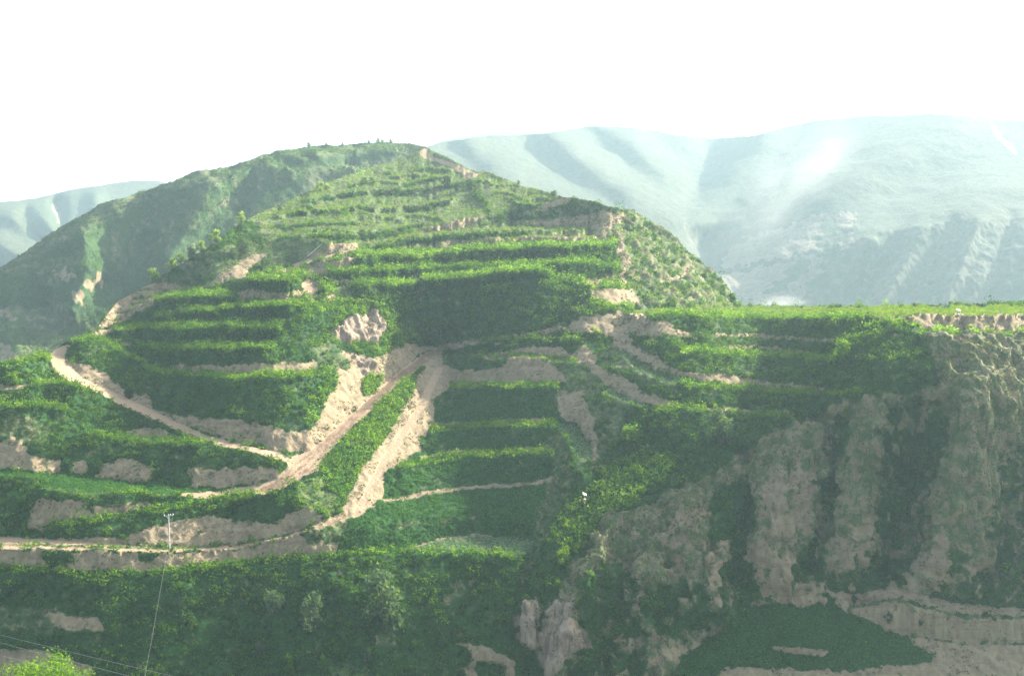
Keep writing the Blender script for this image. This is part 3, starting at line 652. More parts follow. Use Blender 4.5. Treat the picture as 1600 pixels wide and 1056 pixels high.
# per-cover surface character: veg, grass, road, rock
LUT = {SOIL: (0, .06, 0, 0), ROAD: (0, 0, 1, 0), BUSH: (1, 0, 0, 0), CROP: (.9, .4, 0, 0), GRASS: (.25, 1, 0, 0), SCRUB: (.45, .55, 0, .1), CAB: (.55, .3, 0, 0), SUNB: (.9, .5, 0, 0), ROCK: (0, 0.05, 0, 1), LOESS: (.37, .46, 0, .1)}
def attr_maps(cov, n=2):
    lut = np.array([LUT[i] for i in range(10)])
    return [blur(lut[cov][..., k], n) for k in range(4)]

def world_pts(D, Yg):
    rx, t = ray(MX, Yg)
    return np.stack([D * rx, D, D * t], -1)
def build_layer(D, mask, S, cov, rough=0.5, skirt=1.0):
    """grid of world points with its crest row snapped to the skyline; returns points, valid mask, attributes"""
    Yg = np.maximum(MY, S[None])
    valid = mask & (MY + ST > S[None])
    # keep depth at the crest row from running off
    Pw = world_pts(D, Yg)
    # surface displacement along the normal
    du = np.gradient(Pw, axis=1); dv = np.gradient(Pw, axis=0)
    N = np.cross(dv, du); N /= np.linalg.norm(N, axis=-1, keepdims=True) + 1e-9
    N[N[..., 1] > 0.2] *= 1
    x, y, z = Pw[..., 0], Pw[..., 1], Pw[..., 2]
    s = max(1.0, rough)
    n1 = fbm(x / (6 * s), y / (6 * s), z / (4 * s), 4, 51) - 0.5
    n2 = fbm(x / (1.7 * s), y / (1.7 * s), z / (2.6 * s), 2, 61) - 0.5
    lutA = np.array([1.6, .12, 2.2, .5, .7, 1.4, .5, 1.6, 3.2, 2.4])
    amp = blur(lutA[cov], 2)
    disp = (n1 * 1.0 + n2 * 0.5) * amp * rough
    rdg = 1 - np.abs(2 * fbm(x / (7 * s), y / (7 * s), z / (30 * s), 4, 81) - 1)
    lutR = np.array([.5, 0, 0, 0, 0, .5, 0, 0, 3.0, 3.6])
    disp = disp + (rdg - 0.75) * 2.2 * blur(lutR[cov], 3) * rough
    rd2 = 1 - np.abs(2 * fbm(x / (2.4 * s), y / (2.4 * s), z / (9 * s), 3, 83) - 1)
    lutS = np.array([.5, 0, .2, 0, 0, .4, 0, 0, 1.2, 1.1])
    disp = disp + (rd2 - 0.75) * 1.0 * blur(lutS[cov], 2) * rough
    if rough > 1.5: disp += (fbm(x / 60, y / 60, z / 45, 3, 71) - 0.5) * rough * 3
    Pw = Pw + N * disp[..., None]
    return Pw, valid
def layer_mesh(name, Pw, valid, cov, mat, S, faces_sel=None, skirt=True, drop=0.55):
    q = valid[:-1, :-1] & valid[1:, :-1] & valid[:-1, 1:] & valid[1:, 1:]
    if faces_sel is not None: q &= faces_sel[:-1, :-1]
    used = np.zeros(valid.shape, bool)
    used[:-1, :-1] |= q; used[1:, :-1] |= q; used[:-1, 1:] |= q; used[1:, 1:] |= q
    idx = np.full(valid.shape, -1); idx[used] = np.arange(used.sum())
    V = Pw[used]
    r, c = np.nonzero(q)
    F = np.stack([idx[r, c], idx[r + 1, c], idx[r + 1, c + 1], idx[r, c + 1]], -1)
    A = [m[used] for m in attr_maps(cov)]
    if skirt:
        cols = np.nonzero(used.any(0))[0]
        top = used.argmax(0)[cols]
        base = Pw[top, cols]
        n0 = len(V); ring = idx[top, cols]
        a_top = [m[top, cols] for m in attr_maps(cov)]
        prev = ring
        k = base[:, 1:2] / 400.0
        for dd in (4, 14, 40, 110):
            d = dd * k[:, 0]
            nb = base.copy()
            f = (base[:, 1] + d) / base[:, 1]
            nb[:, 0] = base[:, 0] * f; nb[:, 1] = base[:, 1] * f
            nb[:, 2] = base[:, 2] - d * drop * (0.5 + min(1, dd / 30) * 0.5) + np.minimum(0, base[:, 2] * 0)
            # stay under the line of sight over the crest
            lim = nb[:, 1] * base[:, 2] / base[:, 1] - d * 0.12
            nb[:, 2] = np.minimum(nb[:, 2], lim)
            cur = len(V) + np.arange(len(cols))
            V = np.concatenate([V, nb]); A = [np.concatenate([a, b]) for a, b in zip(A, a_top)]
            adj = np.diff(cols) == 1
            i = np.nonzero(adj)[0]
            F = np.concatenate([F, np.stack([cur[i], prev[i], prev[i + 1], cur[i + 1]], -1)])
            prev = cur
    return mesh_from(name, V, F, mat, True, dict(veg=A[0], grass=A[1], road=A[2], rock=A[3], **({'rut': np.concatenate([RUTM[used], np.zeros(len(V) - used.sum())])} if Pw.shape and S is S1 else {})))

# ------------------------------------------------------------------ materials
def nd(nt, t, **kw):
    n = nt.nodes.new(t)
    for k, v in kw.items(): setattr(n, k, v)
    return n
def ground_mat(name, scale=1.0, green=(0.016, 0.055, 0.012), dry=(0.15, 0.205, 0.06), soil=((0.25, 0.188, 0.115), (0.37, 0.292, 0.185))):
    m = mat_new(name); nt = m.node_tree; L = nt.links
    b = nt.nodes['Principled BSDF']
    b.inputs['Roughness'].default_value = 0.95
    b.inputs['Specular IOR Level'].default_value = 0.15
    geo = nd(nt, 'ShaderNodeNewGeometry')
    def noise(sc_, det=5, rgh=0.6, squash=None):
        n = nd(nt, 'ShaderNodeTexNoise'); n.inputs['Scale'].default_value = sc_ / scale
        n.inputs['Detail'].default_value = det; n.inputs['Roughness'].default_value = rgh
        if squash:
            mp = nd(nt, 'ShaderNodeMapping'); mp.inputs['Scale'].default_value = squash
            L.new(geo.outputs['Position'], mp.inputs[0]); L.new(mp.outputs[0], n.inputs['Vector'])
        else: L.new(geo.outputs['Position'], n.inputs['Vector'])
        return n.outputs['Fac']
    def attr(a):
        n = nd(nt, 'ShaderNodeAttribute'); n.attribute_name = a; return n.outputs['Fac']
    def rng_(v, a, b_, c=0.0, d=1.0):
        n = nd(nt, 'ShaderNodeMapRange'); n.interpolation_type = 'SMOOTHSTEP'
        n.inputs[1].default_value = a; n.inputs[2].default_value = b_; n.inputs[3].default_value = c; n.inputs[4].default_value = d
        L.new(v, n.inputs[0]); return n.outputs[0]
    def math_(op, a, b_):
        n = nd(nt, 'ShaderNodeMath', operation=op)
        for i, v in enumerate((a, b_)):
            if isinstance(v, (int, float)): n.inputs[i].default_value = v
            else: L.new(v, n.inputs[i])
        return n.outputs[0]
    def mix(f, a, b_):
        n = nd(nt, 'ShaderNodeMix', data_type='RGBA')
        if isinstance(f, (int, float)): n.inputs[0].default_value = f
        else: L.new(f, n.inputs[0])
        for i, v in ((6, a), (7, b_)):
            if isinstance(v, tuple): n.inputs[i].default_value = (*v, 1)
            else: L.new(v, n.inputs[i])
        return n.outputs[2]
    big = noise(0.05, 4); mid = noise(0.35, 6, 0.65); fine = noise(2.2, 5, 0.7); vert = noise(0.7, 5, 0.65, (1, 1, 0.18)); strata = noise(0.5, 3, 0.5, (0.15, 0.15, 2.0))
    sc1 = mix(rng_(vert, 0.32, 0.68), soil[0], soil[1])
    sc1 = mix(rng_(strata, 0.52, 0.66, 0, 0.45), sc1, (0.20, 0.14, 0.095))
    sc1 = mix(rng_(fine, 0.5, 0.72, 0, 0.4), sc1, (0.44, 0.355, 0.25))
    tuft = mix(rng_(fine, 0.4, 0.65), (0.05, 0.085, 0.025), (0.13, 0.14, 0.05))
    sc1 = mix(rng_(mid, 0.58, 0.66, 0, 0.75), sc1, tuft)
    rdc = mix(rng_(fine, 0.35, 0.7), (0.36, 0.25, 0.16), (0.50, 0.37, 0.25))
    rkc = mix(rng_(vert, 0.35, 0.62), (0.20, 0.155, 0.12), (0.42, 0.32, 0.24))
    dr = mix(rng_(mid, 0.38, 0.62), dry, (dry[0] * 0.5, dry[1] * 0.62, dry[2] * 0.6))
    dr = mix(rng_(fine, 0.55, 0.7, 0, 0.5), dr, (0.24, 0.22, 0.11))
    gr = mix(rng_(fine, 0.35, 0.65), green, (green[0] * 2.0, green[1] * 1.9, green[2] * 1.8))
    col = sc1
    gm = math_('ADD', attr('grass'), math_('MULTIPLY', math_('SUBTRACT', mid, 0.5), 1.5))
    col = mix(rng_(gm, 0.28, 0.62), col, dr)
    vm = math_('ADD', attr('veg'), math_('MULTIPLY', math_('SUBTRACT', fine, 0.5), 1.2))
    vm = math_('ADD', vm, math_('MULTIPLY', math_('SUBTRACT', vert, 0.5), 1.3))
    col = mix(rng_(vm, 0.30, 0.60), col, gr)
    col = mix(attr('rock'), col, rkc)
    col = mix(rng_(attr('road'), 0.3, 0.7), col, rdc)
    col = mix(rng_(attr('rut'), 0.1, 0.8, 0, 0.8), col, (0.19, 0.115, 0.07))
    L.new(col, b.inputs['Base Color'])
    bmp = nd(nt, 'ShaderNodeBump'); bmp.inputs['Strength'].default_value = 0.85; bmp.inputs['Distance'].default_value = 0.45 * scale
    h = math_('ADD', math_('MULTIPLY', fine, 0.6), vert)
    L.new(h, bmp.inputs['Height']); L.new(bmp.outputs[0], b.inputs['Normal'])
    return m
MG1 = ground_mat('loess_hillside', 1.0)
MG2 = ground_mat('ridge_ground', 2.0, dry=(0.13, 0.17, 0.05), green=(0.03, 0.065, 0.02))
MG4 = ground_mat('far_hill_ground', 4.0, dry=(0.082, 0.092, 0.05), green=(0.042, 0.06, 0.034), soil=((0.17, 0.14, 0.10), (0.26, 0.22, 0.16)))

def leaf_mat(name, c0, c1, trans=0.45, nscale=0.25):
    m = mat_new(name); nt = m.node_tree; L = nt.links
    nt.nodes.remove(nt.nodes['Principled BSDF'])
    out = nt.nodes['Material Output']
    at = nd(nt, 'ShaderNodeAttribute'); at.attribute_name = 'tint'
    mx = nd(nt, 'ShaderNodeMix', data_type='RGBA')
    mx.inputs[6].default_value = (*c0, 1); mx.inputs[7].default_value = (*c1, 1)
    L.new(at.outputs['Fac'], mx.inputs[0])
    d = nd(nt, 'ShaderNodeBsdfDiffuse'); t = nd(nt, 'ShaderNodeBsdfTranslucent')
    L.new(mx.outputs[2], d.inputs[0])
    hs = nd(nt, 'ShaderNodeMix', data_type='RGBA', blend_type='MULTIPLY'); hs.inputs[0].default_value = 1
    hs.inputs[7].default_value = (1.55, 1.5, 0.55, 1); L.new(mx.outputs[2], hs.inputs[6])
    L.new(hs.outputs[2], t.inputs[0])
    ms = nd(nt, 'ShaderNodeMixShader'); ms.inputs[0].default_value = trans
    L.new(d.outputs[0], ms.inputs[1]); L.new(t.outputs[0], ms.inputs[2]); L.new(ms.outputs[0], out.inputs[0])
    return m
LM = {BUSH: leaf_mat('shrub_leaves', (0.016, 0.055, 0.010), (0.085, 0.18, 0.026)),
      SUNB: leaf_mat('sunlit_shrub_leaves', (0.045, 0.135, 0.022), (0.18, 0.305, 0.042), 0.6),  # sunlit copy of the shrub leaves: crest light put into the colour
      CROP: leaf_mat('crop_leaves', (0.030, 0.115, 0.022), (0.085, 0.21, 0.04)),
      GRASS: leaf_mat('grass_blades', (0.09, 0.17, 0.03), (0.20, 0.29, 0.055)),
      SCRUB: leaf_mat('scrub_leaves', (0.055, 0.085, 0.030), (0.14, 0.16, 0.07), 0.3),
      CAB: leaf_mat('cabbage_leaves', (0.08, 0.17, 0.08), (0.20, 0.32, 0.20), 0.25)}

# ------------------------------------------------------------------ terrain objects
Pw1, V1 = build_layer(D1, M1, S1, cover, 0.9)
# dirt roads are their own faces of the ground
road_px = (cover == ROAD)
RUTM = blur((RUT & road_px).astype(float), 1)
hill = layer_mesh('terraced_hillside', Pw1, V1, cover, MG1, S1, faces_sel=~road_px)
tag(hill, 'terraced loess hillside of stepped green banks and bare cut earth', kind='structure')
road = layer_mesh('dirt_road', Pw1, V1, cover, MG1, S1, faces_sel=road_px, skirt=False)
tag(road, 'pale dirt road winding up between the terraces', kind='structure')
Pw2, V2 = build_layer(D2, M2, S2, cov2, 2.0)
tag(layer_mesh('ridge_hill', Pw2, V2, cov2, MG2, S2), 'long shaded ridge falling to the left behind the terraces', kind='structure')
Pw3, V3 = build_layer(D3, M3, S3, cov3, 2.2)
tag(layer_mesh('distant_hill', Pw3, V3, cov3, MG4, S3), 'smooth grassy hill at the far left', kind='structure')
Pw4, V4 = build_layer(D4, M4, S4, cov4, 2.6)
tag(layer_mesh('far_mountain_hills', Pw4, V4, cov4, MG4, S4), 'hazy mountain with rounded spurs and gullies beyond the valley', kind='structure')
Pw5, V5 = build_layer(D5, M5, S5, cov5, 2.6)
tag(layer_mesh('farthest_hill', Pw5, V5, cov5, MG4, S5), 'pale farthest hill showing over the mountain shoulder', kind='structure')
# valley floor sheet, reaching to the horizon under everything
gv = [(-9000, -400, -175), (9000, -400, -175), (9000, 12000, -175), (-9000, 12000, -175)]
gf = mesh_from('valley_ground', gv, [[0, 1, 2, 3]], MG4, False, dict(veg=[.6] * 4, grass=[1] * 4, road=[0] * 4, rock=[0] * 4))
tag(gf, 'valley floor below the hills', kind='structure')

# ------------------------------------------------------------------ ground cover (leafy tufts)
BIG = []
def scatter(name, label, Pw, valid, sel, mat, dens, rad, leaf, ntri, lift=0.35, flat=0.8, nmax=60000, seed=1, thr=None, cat='vegetation', nsc=4.0, wmap=None):
    r_ = np.random.default_rng(seed)
    q = valid[:-1, :-1] & valid[1:, :-1] & valid[:-1, 1:] & valid[1:, 1:] & sel[:-1, :-1]
    rr, cc = np.nonzero(q)
    if len(rr) == 0: return None
    a, b, c, d = Pw[rr, cc], Pw[rr, cc + 1], Pw[rr + 1, cc], Pw[rr + 1, cc + 1]
    area = 0.5 * np.linalg.norm(np.cross(b - a, c - a), axis=1) + 0.5 * np.linalg.norm(np.cross(b - d, c - d), axis=1)
    area = np.minimum(area, 6.0)
    ctr = (a + d) / 2
    nz = fbm(ctr[:, 0] / nsc, ctr[:, 1] / nsc, ctr[:, 2] / nsc, 3, seed + 3)
    w = area * dens
    if wmap is not None: w = w * wmap[rr, cc]
    if thr is not None: w = w * np.clip((nz - thr) * 9, 0.0, 1)
    tot = w.sum(); n = int(min(tot, nmax))
    p = w / tot
    k = r_.choice(len(rr), n, p=p)
    u, v = r_.random((n, 1)), r_.random((n, 1))
    pos = (a[k] * (1 - u) + b[k] * u) * (1 - v) + (c[k] * (1 - u) + d[k] * u) * v
    size = rad * (0.55 + 1.1 * r_.random(n) ** 3) * (0.6 + 0.8 * nz[k])
    pos[:, 2] += size * lift
    # leaves: small triangles spread over a squashed ball
    m = n * ntri
    dirs = r_.normal(size=(m, 3)); dirs /= np.linalg.norm(dirs, axis=1, keepdims=True)
    S_ = np.repeat(size, ntri)[:, None]
    off = dirs * S_ * (0.45 + 0.6 * r_.random((m, 1))); off[:, 2] *= flat
    cen = np.repeat(pos, ntri, 0) + off
    t1 = r_.normal(size=(m, 3)); t1 /= np.linalg.norm(t1, axis=1, keepdims=True)
    nrm = dirs + 0.9 * r_.normal(size=(m, 3)); nrm[:, 2] += 0.4
    t2 = np.cross(nrm, t1); t2 /= np.linalg.norm(t2, axis=1, keepdims=True) + 1e-9
    t1 = np.cross(t2, nrm); t1 /= np.linalg.norm(t1, axis=1, keepdims=True) + 1e-9
    ls = leaf * (0.6 + 0.8 * r_.random((m, 1)))
    V = np.stack([cen + t1 * ls, cen - t1 * ls * 0.5 + t2 * ls * 0.8, cen - t1 * ls * 0.5 - t2 * ls * 0.8], 1).reshape(-1, 3)
    F = np.arange(len(V), dtype=np.int32).reshape(-1, 3)
    tint = np.clip(0.15 + 0.9 * (nz[k] - 0.3) / 0.5 + r_.normal(size=n) * 0.22, 0, 1)
    tint = np.repeat(np.clip(np.repeat(tint, ntri) + r_.normal(size=m) * 0.12, 0, 1), 3)
    o = mesh_from(name, V, F, mat, False, dict(tint=tint))
    tag(o, label, cat, kind='stuff')
    return o
LU = leaf_mat('hazy_pasture_scrub_leaves', (0.10, 0.15, 0.06), (0.24, 0.29, 0.13), 0.4)  # pasture scrub, paled further so the hill's haze is in the leaf colour
LMID = leaf_mat('green_shrub_leaves', (0.035, 0.10, 0.018), (0.13, 0.235, 0.035), 0.5)
VEGB = np.clip(blur(((cover == BUSH) | (cover == SUNB) | (cover == CROP)).astype(float), 9) * 2.2 - 0.25, 0, 1)
upper = (MY < 540) & (MX > 470) & ~((MX < 600) & (MY > 478)) & (MX < 1160) & ~((MX > 985) & (MY > 482))
knoll = (MX < 662) & ~upper & (MY < 700) & (MX > 100)
field = (MX > 540) & (MX < 880) & (MY > 590) & (MY < 875)
lowl = (MX <= 840) & (MY > 550) & ~knoll & ~field
rightp = (~upper) & ~knoll & ~field & ~lowl
zones = [('left knoll', knoll), ('middle hill terraces', upper), ('lower slope', lowl), ('right spur and plateau', rightp)]
sd_ = 10
for zn, zm in zones:
    zq = (zm | field) if zn == 'lower slope' else zm
    far = zn.startswith('middle')
    k = 1.3 if far else 1.0
    nm = {'left knoll': 22000, 'middle hill terraces': 20000, 'lower slope': 36000, 'right spur and plateau': 30000}[zn]
    scatter('shrubs', 'dense dark green shrubs covering the banks of the ' + zn, Pw1, V1, zm & (cover == BUSH), LM[BUSH], 1.0, 0.72 * k, 0.24 * k, 13, seed=sd_, nmax=nm); sd_ += 1
    scatter('large_shrubs', 'larger leafy shrubs standing out of the green banks of the ' + zn, Pw1, V1, zm & ((cover == BUSH) | (cover == SUNB)), LM[BUSH], 0.10, 1.55 * k, 0.27 * k, 42, lift=0.6, seed=sd_ + 200, nmax=3600, thr=0.40, nsc=9)
    scatter('large_shrubs', 'bright leafy shrubs rising from the green banks of the ' + zn, Pw1, V1, zm & ((cover == BUSH) | (cover == SUNB)), LMID, 0.08, 1.35 * k, 0.26 * k, 40, lift=0.7, seed=sd_ + 400, nmax=2600, thr=0.47, nsc=7)
    scatter('edge_shrubs', 'shrubs hanging over the rims of the bare banks of the ' + zn, Pw1, V1, zm & ((cover == SOIL) | (cover == ROCK)), LM[BUSH], 0.9, 0.6 * k, 0.22 * k, 11, seed=sd_ + 300, nmax=7000, wmap=VEGB)
    scatter('hedge_shrubs', 'leafy shrubs in sunlit colour along the terrace edges of the ' + zn, Pw1, V1, zq & (cover == SUNB), LM[SUNB], 1.5, 0.85 * k, 0.25 * k, 13, lift=0.9, seed=sd_, nmax=20000); sd_ += 1
    scatter('wild_grass', 'yellow green wild grass on the ' + zn, Pw1, V1, zq & (cover == GRASS), LM[GRASS], 0.9 if far else 2.2, 0.38 * k, 0.17 * k, 9, seed=sd_, nmax=24000); sd_ += 1
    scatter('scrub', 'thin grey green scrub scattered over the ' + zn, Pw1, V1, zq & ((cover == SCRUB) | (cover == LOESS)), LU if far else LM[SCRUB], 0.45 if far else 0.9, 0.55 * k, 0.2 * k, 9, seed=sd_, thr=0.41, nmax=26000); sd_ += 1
    scatter('weeds', 'small tufts of weeds on the bare earth of the ' + zn, Pw1, V1, zq & ((cover == SOIL) | (cover == ROCK)), LM[SCRUB], 0.8, 0.42 * k, 0.17 * k, 8, seed=sd_, thr=0.5, nmax=7000, nsc=5); sd_ += 1
scatter('field_crop', 'even green crop on the stepped fields right of the bare strip', Pw1, V1, field & ((cover == CROP) | (cover == BUSH)), LM[CROP], 2.4, 0.42, 0.2, 10, seed=sd_, nmax=34000, cat='crop')
scatter('field_crop', 'flat green crop on the other small fields', Pw1, V1, ~field & (cover == CROP), LM[CROP], 2.4, 0.4, 0.19, 9, seed=sd_ + 1, nmax=26000, cat='crop')
scatter('cabbage_leaves', 'rows of pale blue green cabbage on narrow terraces', Pw1, V1, (cover == CAB), LM[CAB], 2.0, 0.33, 0.18, 9, seed=sd_ + 2, nmax=9000, cat='crop')
scatter('ridge_scrub', 'dark scrub on the shaded left ridge', Pw2, V2, (cov2 == SCRUB) | (cov2 == BUSH) | (cov2 == GRASS), LM[BUSH], 0.35, 1.0, 0.36, 10, seed=77, thr=0.40, nmax=45000, nsc=14)

# ------------------------------------------------------------------ single trees and bushes
def at(px, py, layer=1):
    Pw = {1: Pw1, 2: Pw2, 3: Pw3, 4: Pw4}[layer]
    c = min(max((px - X0) / ST, 0), NX - 1.001); r = min(max((py - Y0) / ST, 0), NY - 1.001)
    c0, r0 = int(c), int(r); fc, fr = c - c0, r - r0
    p = (Pw[r0, c0] * (1 - fc) + Pw[r0, c0 + 1] * fc) * (1 - fr) + (Pw[r0 + 1, c0] * (1 - fc) + Pw[r0 + 1, c0 + 1] * fc) * fr
    return Vector(p)
def crown_mesh(seed, lobes, ntri, leaf, wid=0.42, low=0.18):
    """unit-high crown: leaves crowding a handful of uneven lobes round the limbs"""
    r_ = np.random.default_rng(seed)
    cs = []
    for i in range(lobes):
        a = r_.random() * 6.28; h = low + (0.95 - low) * (i + 0.5) / lobes
        rr = wid * 0.72 * math.sqrt(max(0.05, 1 - ((h - 0.5) / 0.52) ** 2)) * (0.35 + 0.75 * r_.random())
        cs.append((rr * math.cos(a), rr * math.sin(a), h, wid * (0.30 + 0.30 * r_.random())))
    cs = np.array(cs)
    k = r_.integers(0, lobes, ntri)
    d = r_.normal(size=(ntri, 3)); d /= np.linalg.norm(d, axis=1, keepdims=True)
    cen = cs[k, :3] + d * cs[k, 3:4] * (0.35 + 0.7 * r_.random((ntri, 1)))
    n = d + 0.8 * r_.normal(size=(ntri, 3)); t1 = r_.normal(size=(ntri, 3))
    t2 = np.cross(n, t1); t2 /= np.linalg.norm(t2, axis=1, keepdims=True)
    t1 = np.cross(t2, n); t1 /= np.linalg.norm(t1, axis=1, keepdims=True)
    ls = leaf * (0.6 + 0.8 * r_.random((ntri, 1)))
    V = np.stack([cen + t1 * ls, cen - t1 * ls * 0.5 + t2 * ls * 0.7, cen - t1 * ls * 0.5 - t2 * ls * 0.7], 1).reshape(-1, 3)
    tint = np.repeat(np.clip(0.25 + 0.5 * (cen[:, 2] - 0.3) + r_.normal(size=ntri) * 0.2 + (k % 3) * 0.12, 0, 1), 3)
    return V, np.arange(len(V), dtype=np.int32).reshape(-1, 3), tint, cs
def tube(V, F, p, q, r0, r1, n=6):
    p, q = Vector(p), Vector(q); ax = (q - p).normalized()
    u = ax.orthogonal().normalized(); w = ax.cross(u); b = len(V)
    for c_, r_ in ((p, r0), (q, r1)):
        for i in range(n):
            a = 2 * math.pi * i / n
            V.append(tuple(c_ + (u * math.cos(a) + w * math.sin(a)) * r_))
    for i in range(n):
        j = (i + 1) % n
        F.append((b + i, b + j, b + n + j, b + n + i))
    V.append(tuple(p)); V.append(tuple(q))
    for i in range(n):
        j = (i + 1) % n
        F.append((b + j, b + i, b + 2 * n, b + 2 * n)); F.append((b + n + i, b + n + j, b + 2 * n + 1, b + 2 * n + 1))
def poly_obj(name, V, F, mat, parent=None):
    me = bpy.data.meshes.new(name)
    me.from_pydata([tuple(v) for v in V], [], [tuple(dict.fromkeys(f)) for f in F]); me.update()
    me.materials.append(mat)
    o = bpy.data.objects.new(name, me); C.objects.link(o); o.parent = parent
    return o
def simple_mat(name, col, rough=0.7, metal=0.0, var=0.25, sc_=3.0):
    m = mat_new(name); nt = m.node_tree; b = nt.nodes['Principled BSDF']
    b.inputs['Roughness'].default_value = rough; b.inputs['Metallic'].default_value = metal
    n = nd(nt, 'ShaderNodeTexNoise'); n.inputs['Scale'].default_value = sc_
    mx = nd(nt, 'ShaderNodeMix', data_type='RGBA')
    mx.inputs[6].default_value = (*[c * (1 - var) for c in col], 1); mx.inputs[7].default_value = (*col, 1)
    nt.links.new(n.outputs['Fac'], mx.inputs[0]); nt.links.new(mx.outputs[2], b.inputs['Base Color'])
    return m
M_bark = simple_mat('bark', (0.13, 0.10, 0.07)); M_conc = simple_mat('pale_concrete', (0.62, 0.60, 0.56), 0.8, 0, 0.12)
M_wood = simple_mat('dark_pole_wood', (0.07, 0.06, 0.055)); M_white = simple_mat('white_paint', (0.85, 0.85, 0.83), 0.35, 0, 0.05)
M_steel = simple_mat('galvanised_steel', (0.5, 0.5, 0.5), 0.45, 0.6); M_glass = simple_mat('solar_glass', (0.80, 0.84, 0.88), 0.12, 0.3, 0.05)
M_orange = simple_mat('orange_plastic', (0.70, 0.22, 0.05), 0.5); M_porc = simple_mat('white_porcelain', (0.8, 0.79, 0.75), 0.25, 0, 0.05)
M_wire = simple_mat('bare_aluminium', (0.42, 0.43, 0.43), 0.5, 0.2, 0.05)

PROTO = {}
def proto(kind, leafmat, lobes, ntri, leaf, wid, low, limbs=5):
    V, F, tint, cs = crown_mesh(hash_seed(kind), lobes, ntri, leaf, wid, low)
    me = bpy.data.meshes.new('crown')
    me.from_pydata([], [], [])
    me.vertices.add(len(V)); me.vertices.foreach_set('co', V.astype(np.float32).ravel())
    me.loops.add(F.size); me.loops.foreach_set('vertex_index', F.ravel())
    me.polygons.add(len(F)); me.polygons.foreach_set('loop_start', np.arange(len(F), dtype=np.int32) * 3)
    me.update(calc_edges=True)
    a = me.attributes.new('tint', 'FLOAT', 'POINT'); a.data.foreach_set('value', tint.astype(np.float32))
    me.materials.append(leafmat)
    TV, TF = [], []
    h0 = low + 0.18
    tube(TV, TF, (0, 0, -0.06), (0.01, 0.0, h0), 0.03, 0.02)
    tube(TV, TF, (0.01, 0, h0), (0.0, 0.01, 0.75), 0.02, 0.008)
    for i in range(limbs):
        c_ = cs[i * len(cs) // limbs]
        tube(TV, TF, (0.0, 0, max(0.05, min(h0, c_[2] - 0.15))), tuple(c_[:3]), 0.014, 0.004, 5)
    tm = bpy.data.meshes.new('trunk'); tm.from_pydata(TV, [], [tuple(dict.fromkeys(f)) for f in TF]); tm.update(); tm.materials.append(M_bark)
    PROTO[kind] = (me, tm)
def hash_seed(k): return sum(ord(c) * (i + 3) for i, c in enumerate(k))
LP = leaf_mat('pale_sunlit_leaves', (0.16, 0.25, 0.07), (0.30, 0.40, 0.13), 0.55)  # pale leaves, lightened further so shaded spur bushes look sunlit
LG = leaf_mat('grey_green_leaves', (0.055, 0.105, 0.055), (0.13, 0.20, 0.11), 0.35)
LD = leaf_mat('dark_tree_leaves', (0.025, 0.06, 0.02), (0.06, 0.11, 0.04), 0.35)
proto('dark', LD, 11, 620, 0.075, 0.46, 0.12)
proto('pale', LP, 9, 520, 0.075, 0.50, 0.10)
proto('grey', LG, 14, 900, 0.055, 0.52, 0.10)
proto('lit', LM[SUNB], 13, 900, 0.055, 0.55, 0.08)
proto('near', LM[SUNB], 30, 9000, 0.017, 0.55, 0.08, 9)
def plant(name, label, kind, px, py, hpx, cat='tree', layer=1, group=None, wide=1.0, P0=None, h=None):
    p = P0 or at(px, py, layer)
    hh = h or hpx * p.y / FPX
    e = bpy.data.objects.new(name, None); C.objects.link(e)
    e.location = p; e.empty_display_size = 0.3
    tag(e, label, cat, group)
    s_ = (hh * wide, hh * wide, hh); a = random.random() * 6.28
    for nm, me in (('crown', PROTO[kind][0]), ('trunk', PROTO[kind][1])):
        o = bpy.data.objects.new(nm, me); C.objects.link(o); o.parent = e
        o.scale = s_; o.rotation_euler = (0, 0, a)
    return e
G_SKY = 'small trees on the summit skyline'
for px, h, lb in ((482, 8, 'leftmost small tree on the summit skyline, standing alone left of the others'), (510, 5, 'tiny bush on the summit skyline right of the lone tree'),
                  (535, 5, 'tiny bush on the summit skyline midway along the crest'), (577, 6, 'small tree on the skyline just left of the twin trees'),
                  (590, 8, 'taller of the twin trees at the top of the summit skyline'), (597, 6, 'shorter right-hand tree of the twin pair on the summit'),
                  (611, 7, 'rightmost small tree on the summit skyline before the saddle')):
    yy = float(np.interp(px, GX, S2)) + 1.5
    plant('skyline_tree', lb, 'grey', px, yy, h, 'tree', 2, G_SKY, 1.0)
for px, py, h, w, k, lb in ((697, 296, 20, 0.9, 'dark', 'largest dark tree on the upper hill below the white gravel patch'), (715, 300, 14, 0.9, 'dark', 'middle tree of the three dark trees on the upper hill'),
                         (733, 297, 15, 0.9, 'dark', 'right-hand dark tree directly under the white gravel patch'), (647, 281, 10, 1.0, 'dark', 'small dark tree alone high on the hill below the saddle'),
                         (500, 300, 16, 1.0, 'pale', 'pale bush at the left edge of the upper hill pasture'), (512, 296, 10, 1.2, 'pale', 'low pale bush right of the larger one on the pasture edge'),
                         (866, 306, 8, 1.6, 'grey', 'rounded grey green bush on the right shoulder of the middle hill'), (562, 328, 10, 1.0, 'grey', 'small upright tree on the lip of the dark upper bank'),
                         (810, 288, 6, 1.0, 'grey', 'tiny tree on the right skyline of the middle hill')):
    plant('hill_tree' if k == 'dark' else 'hill_bush', lb, k, px, py, h, 'tree' if k == 'dark' else 'bush', 1, 'trees and bushes on the upper hill', w)
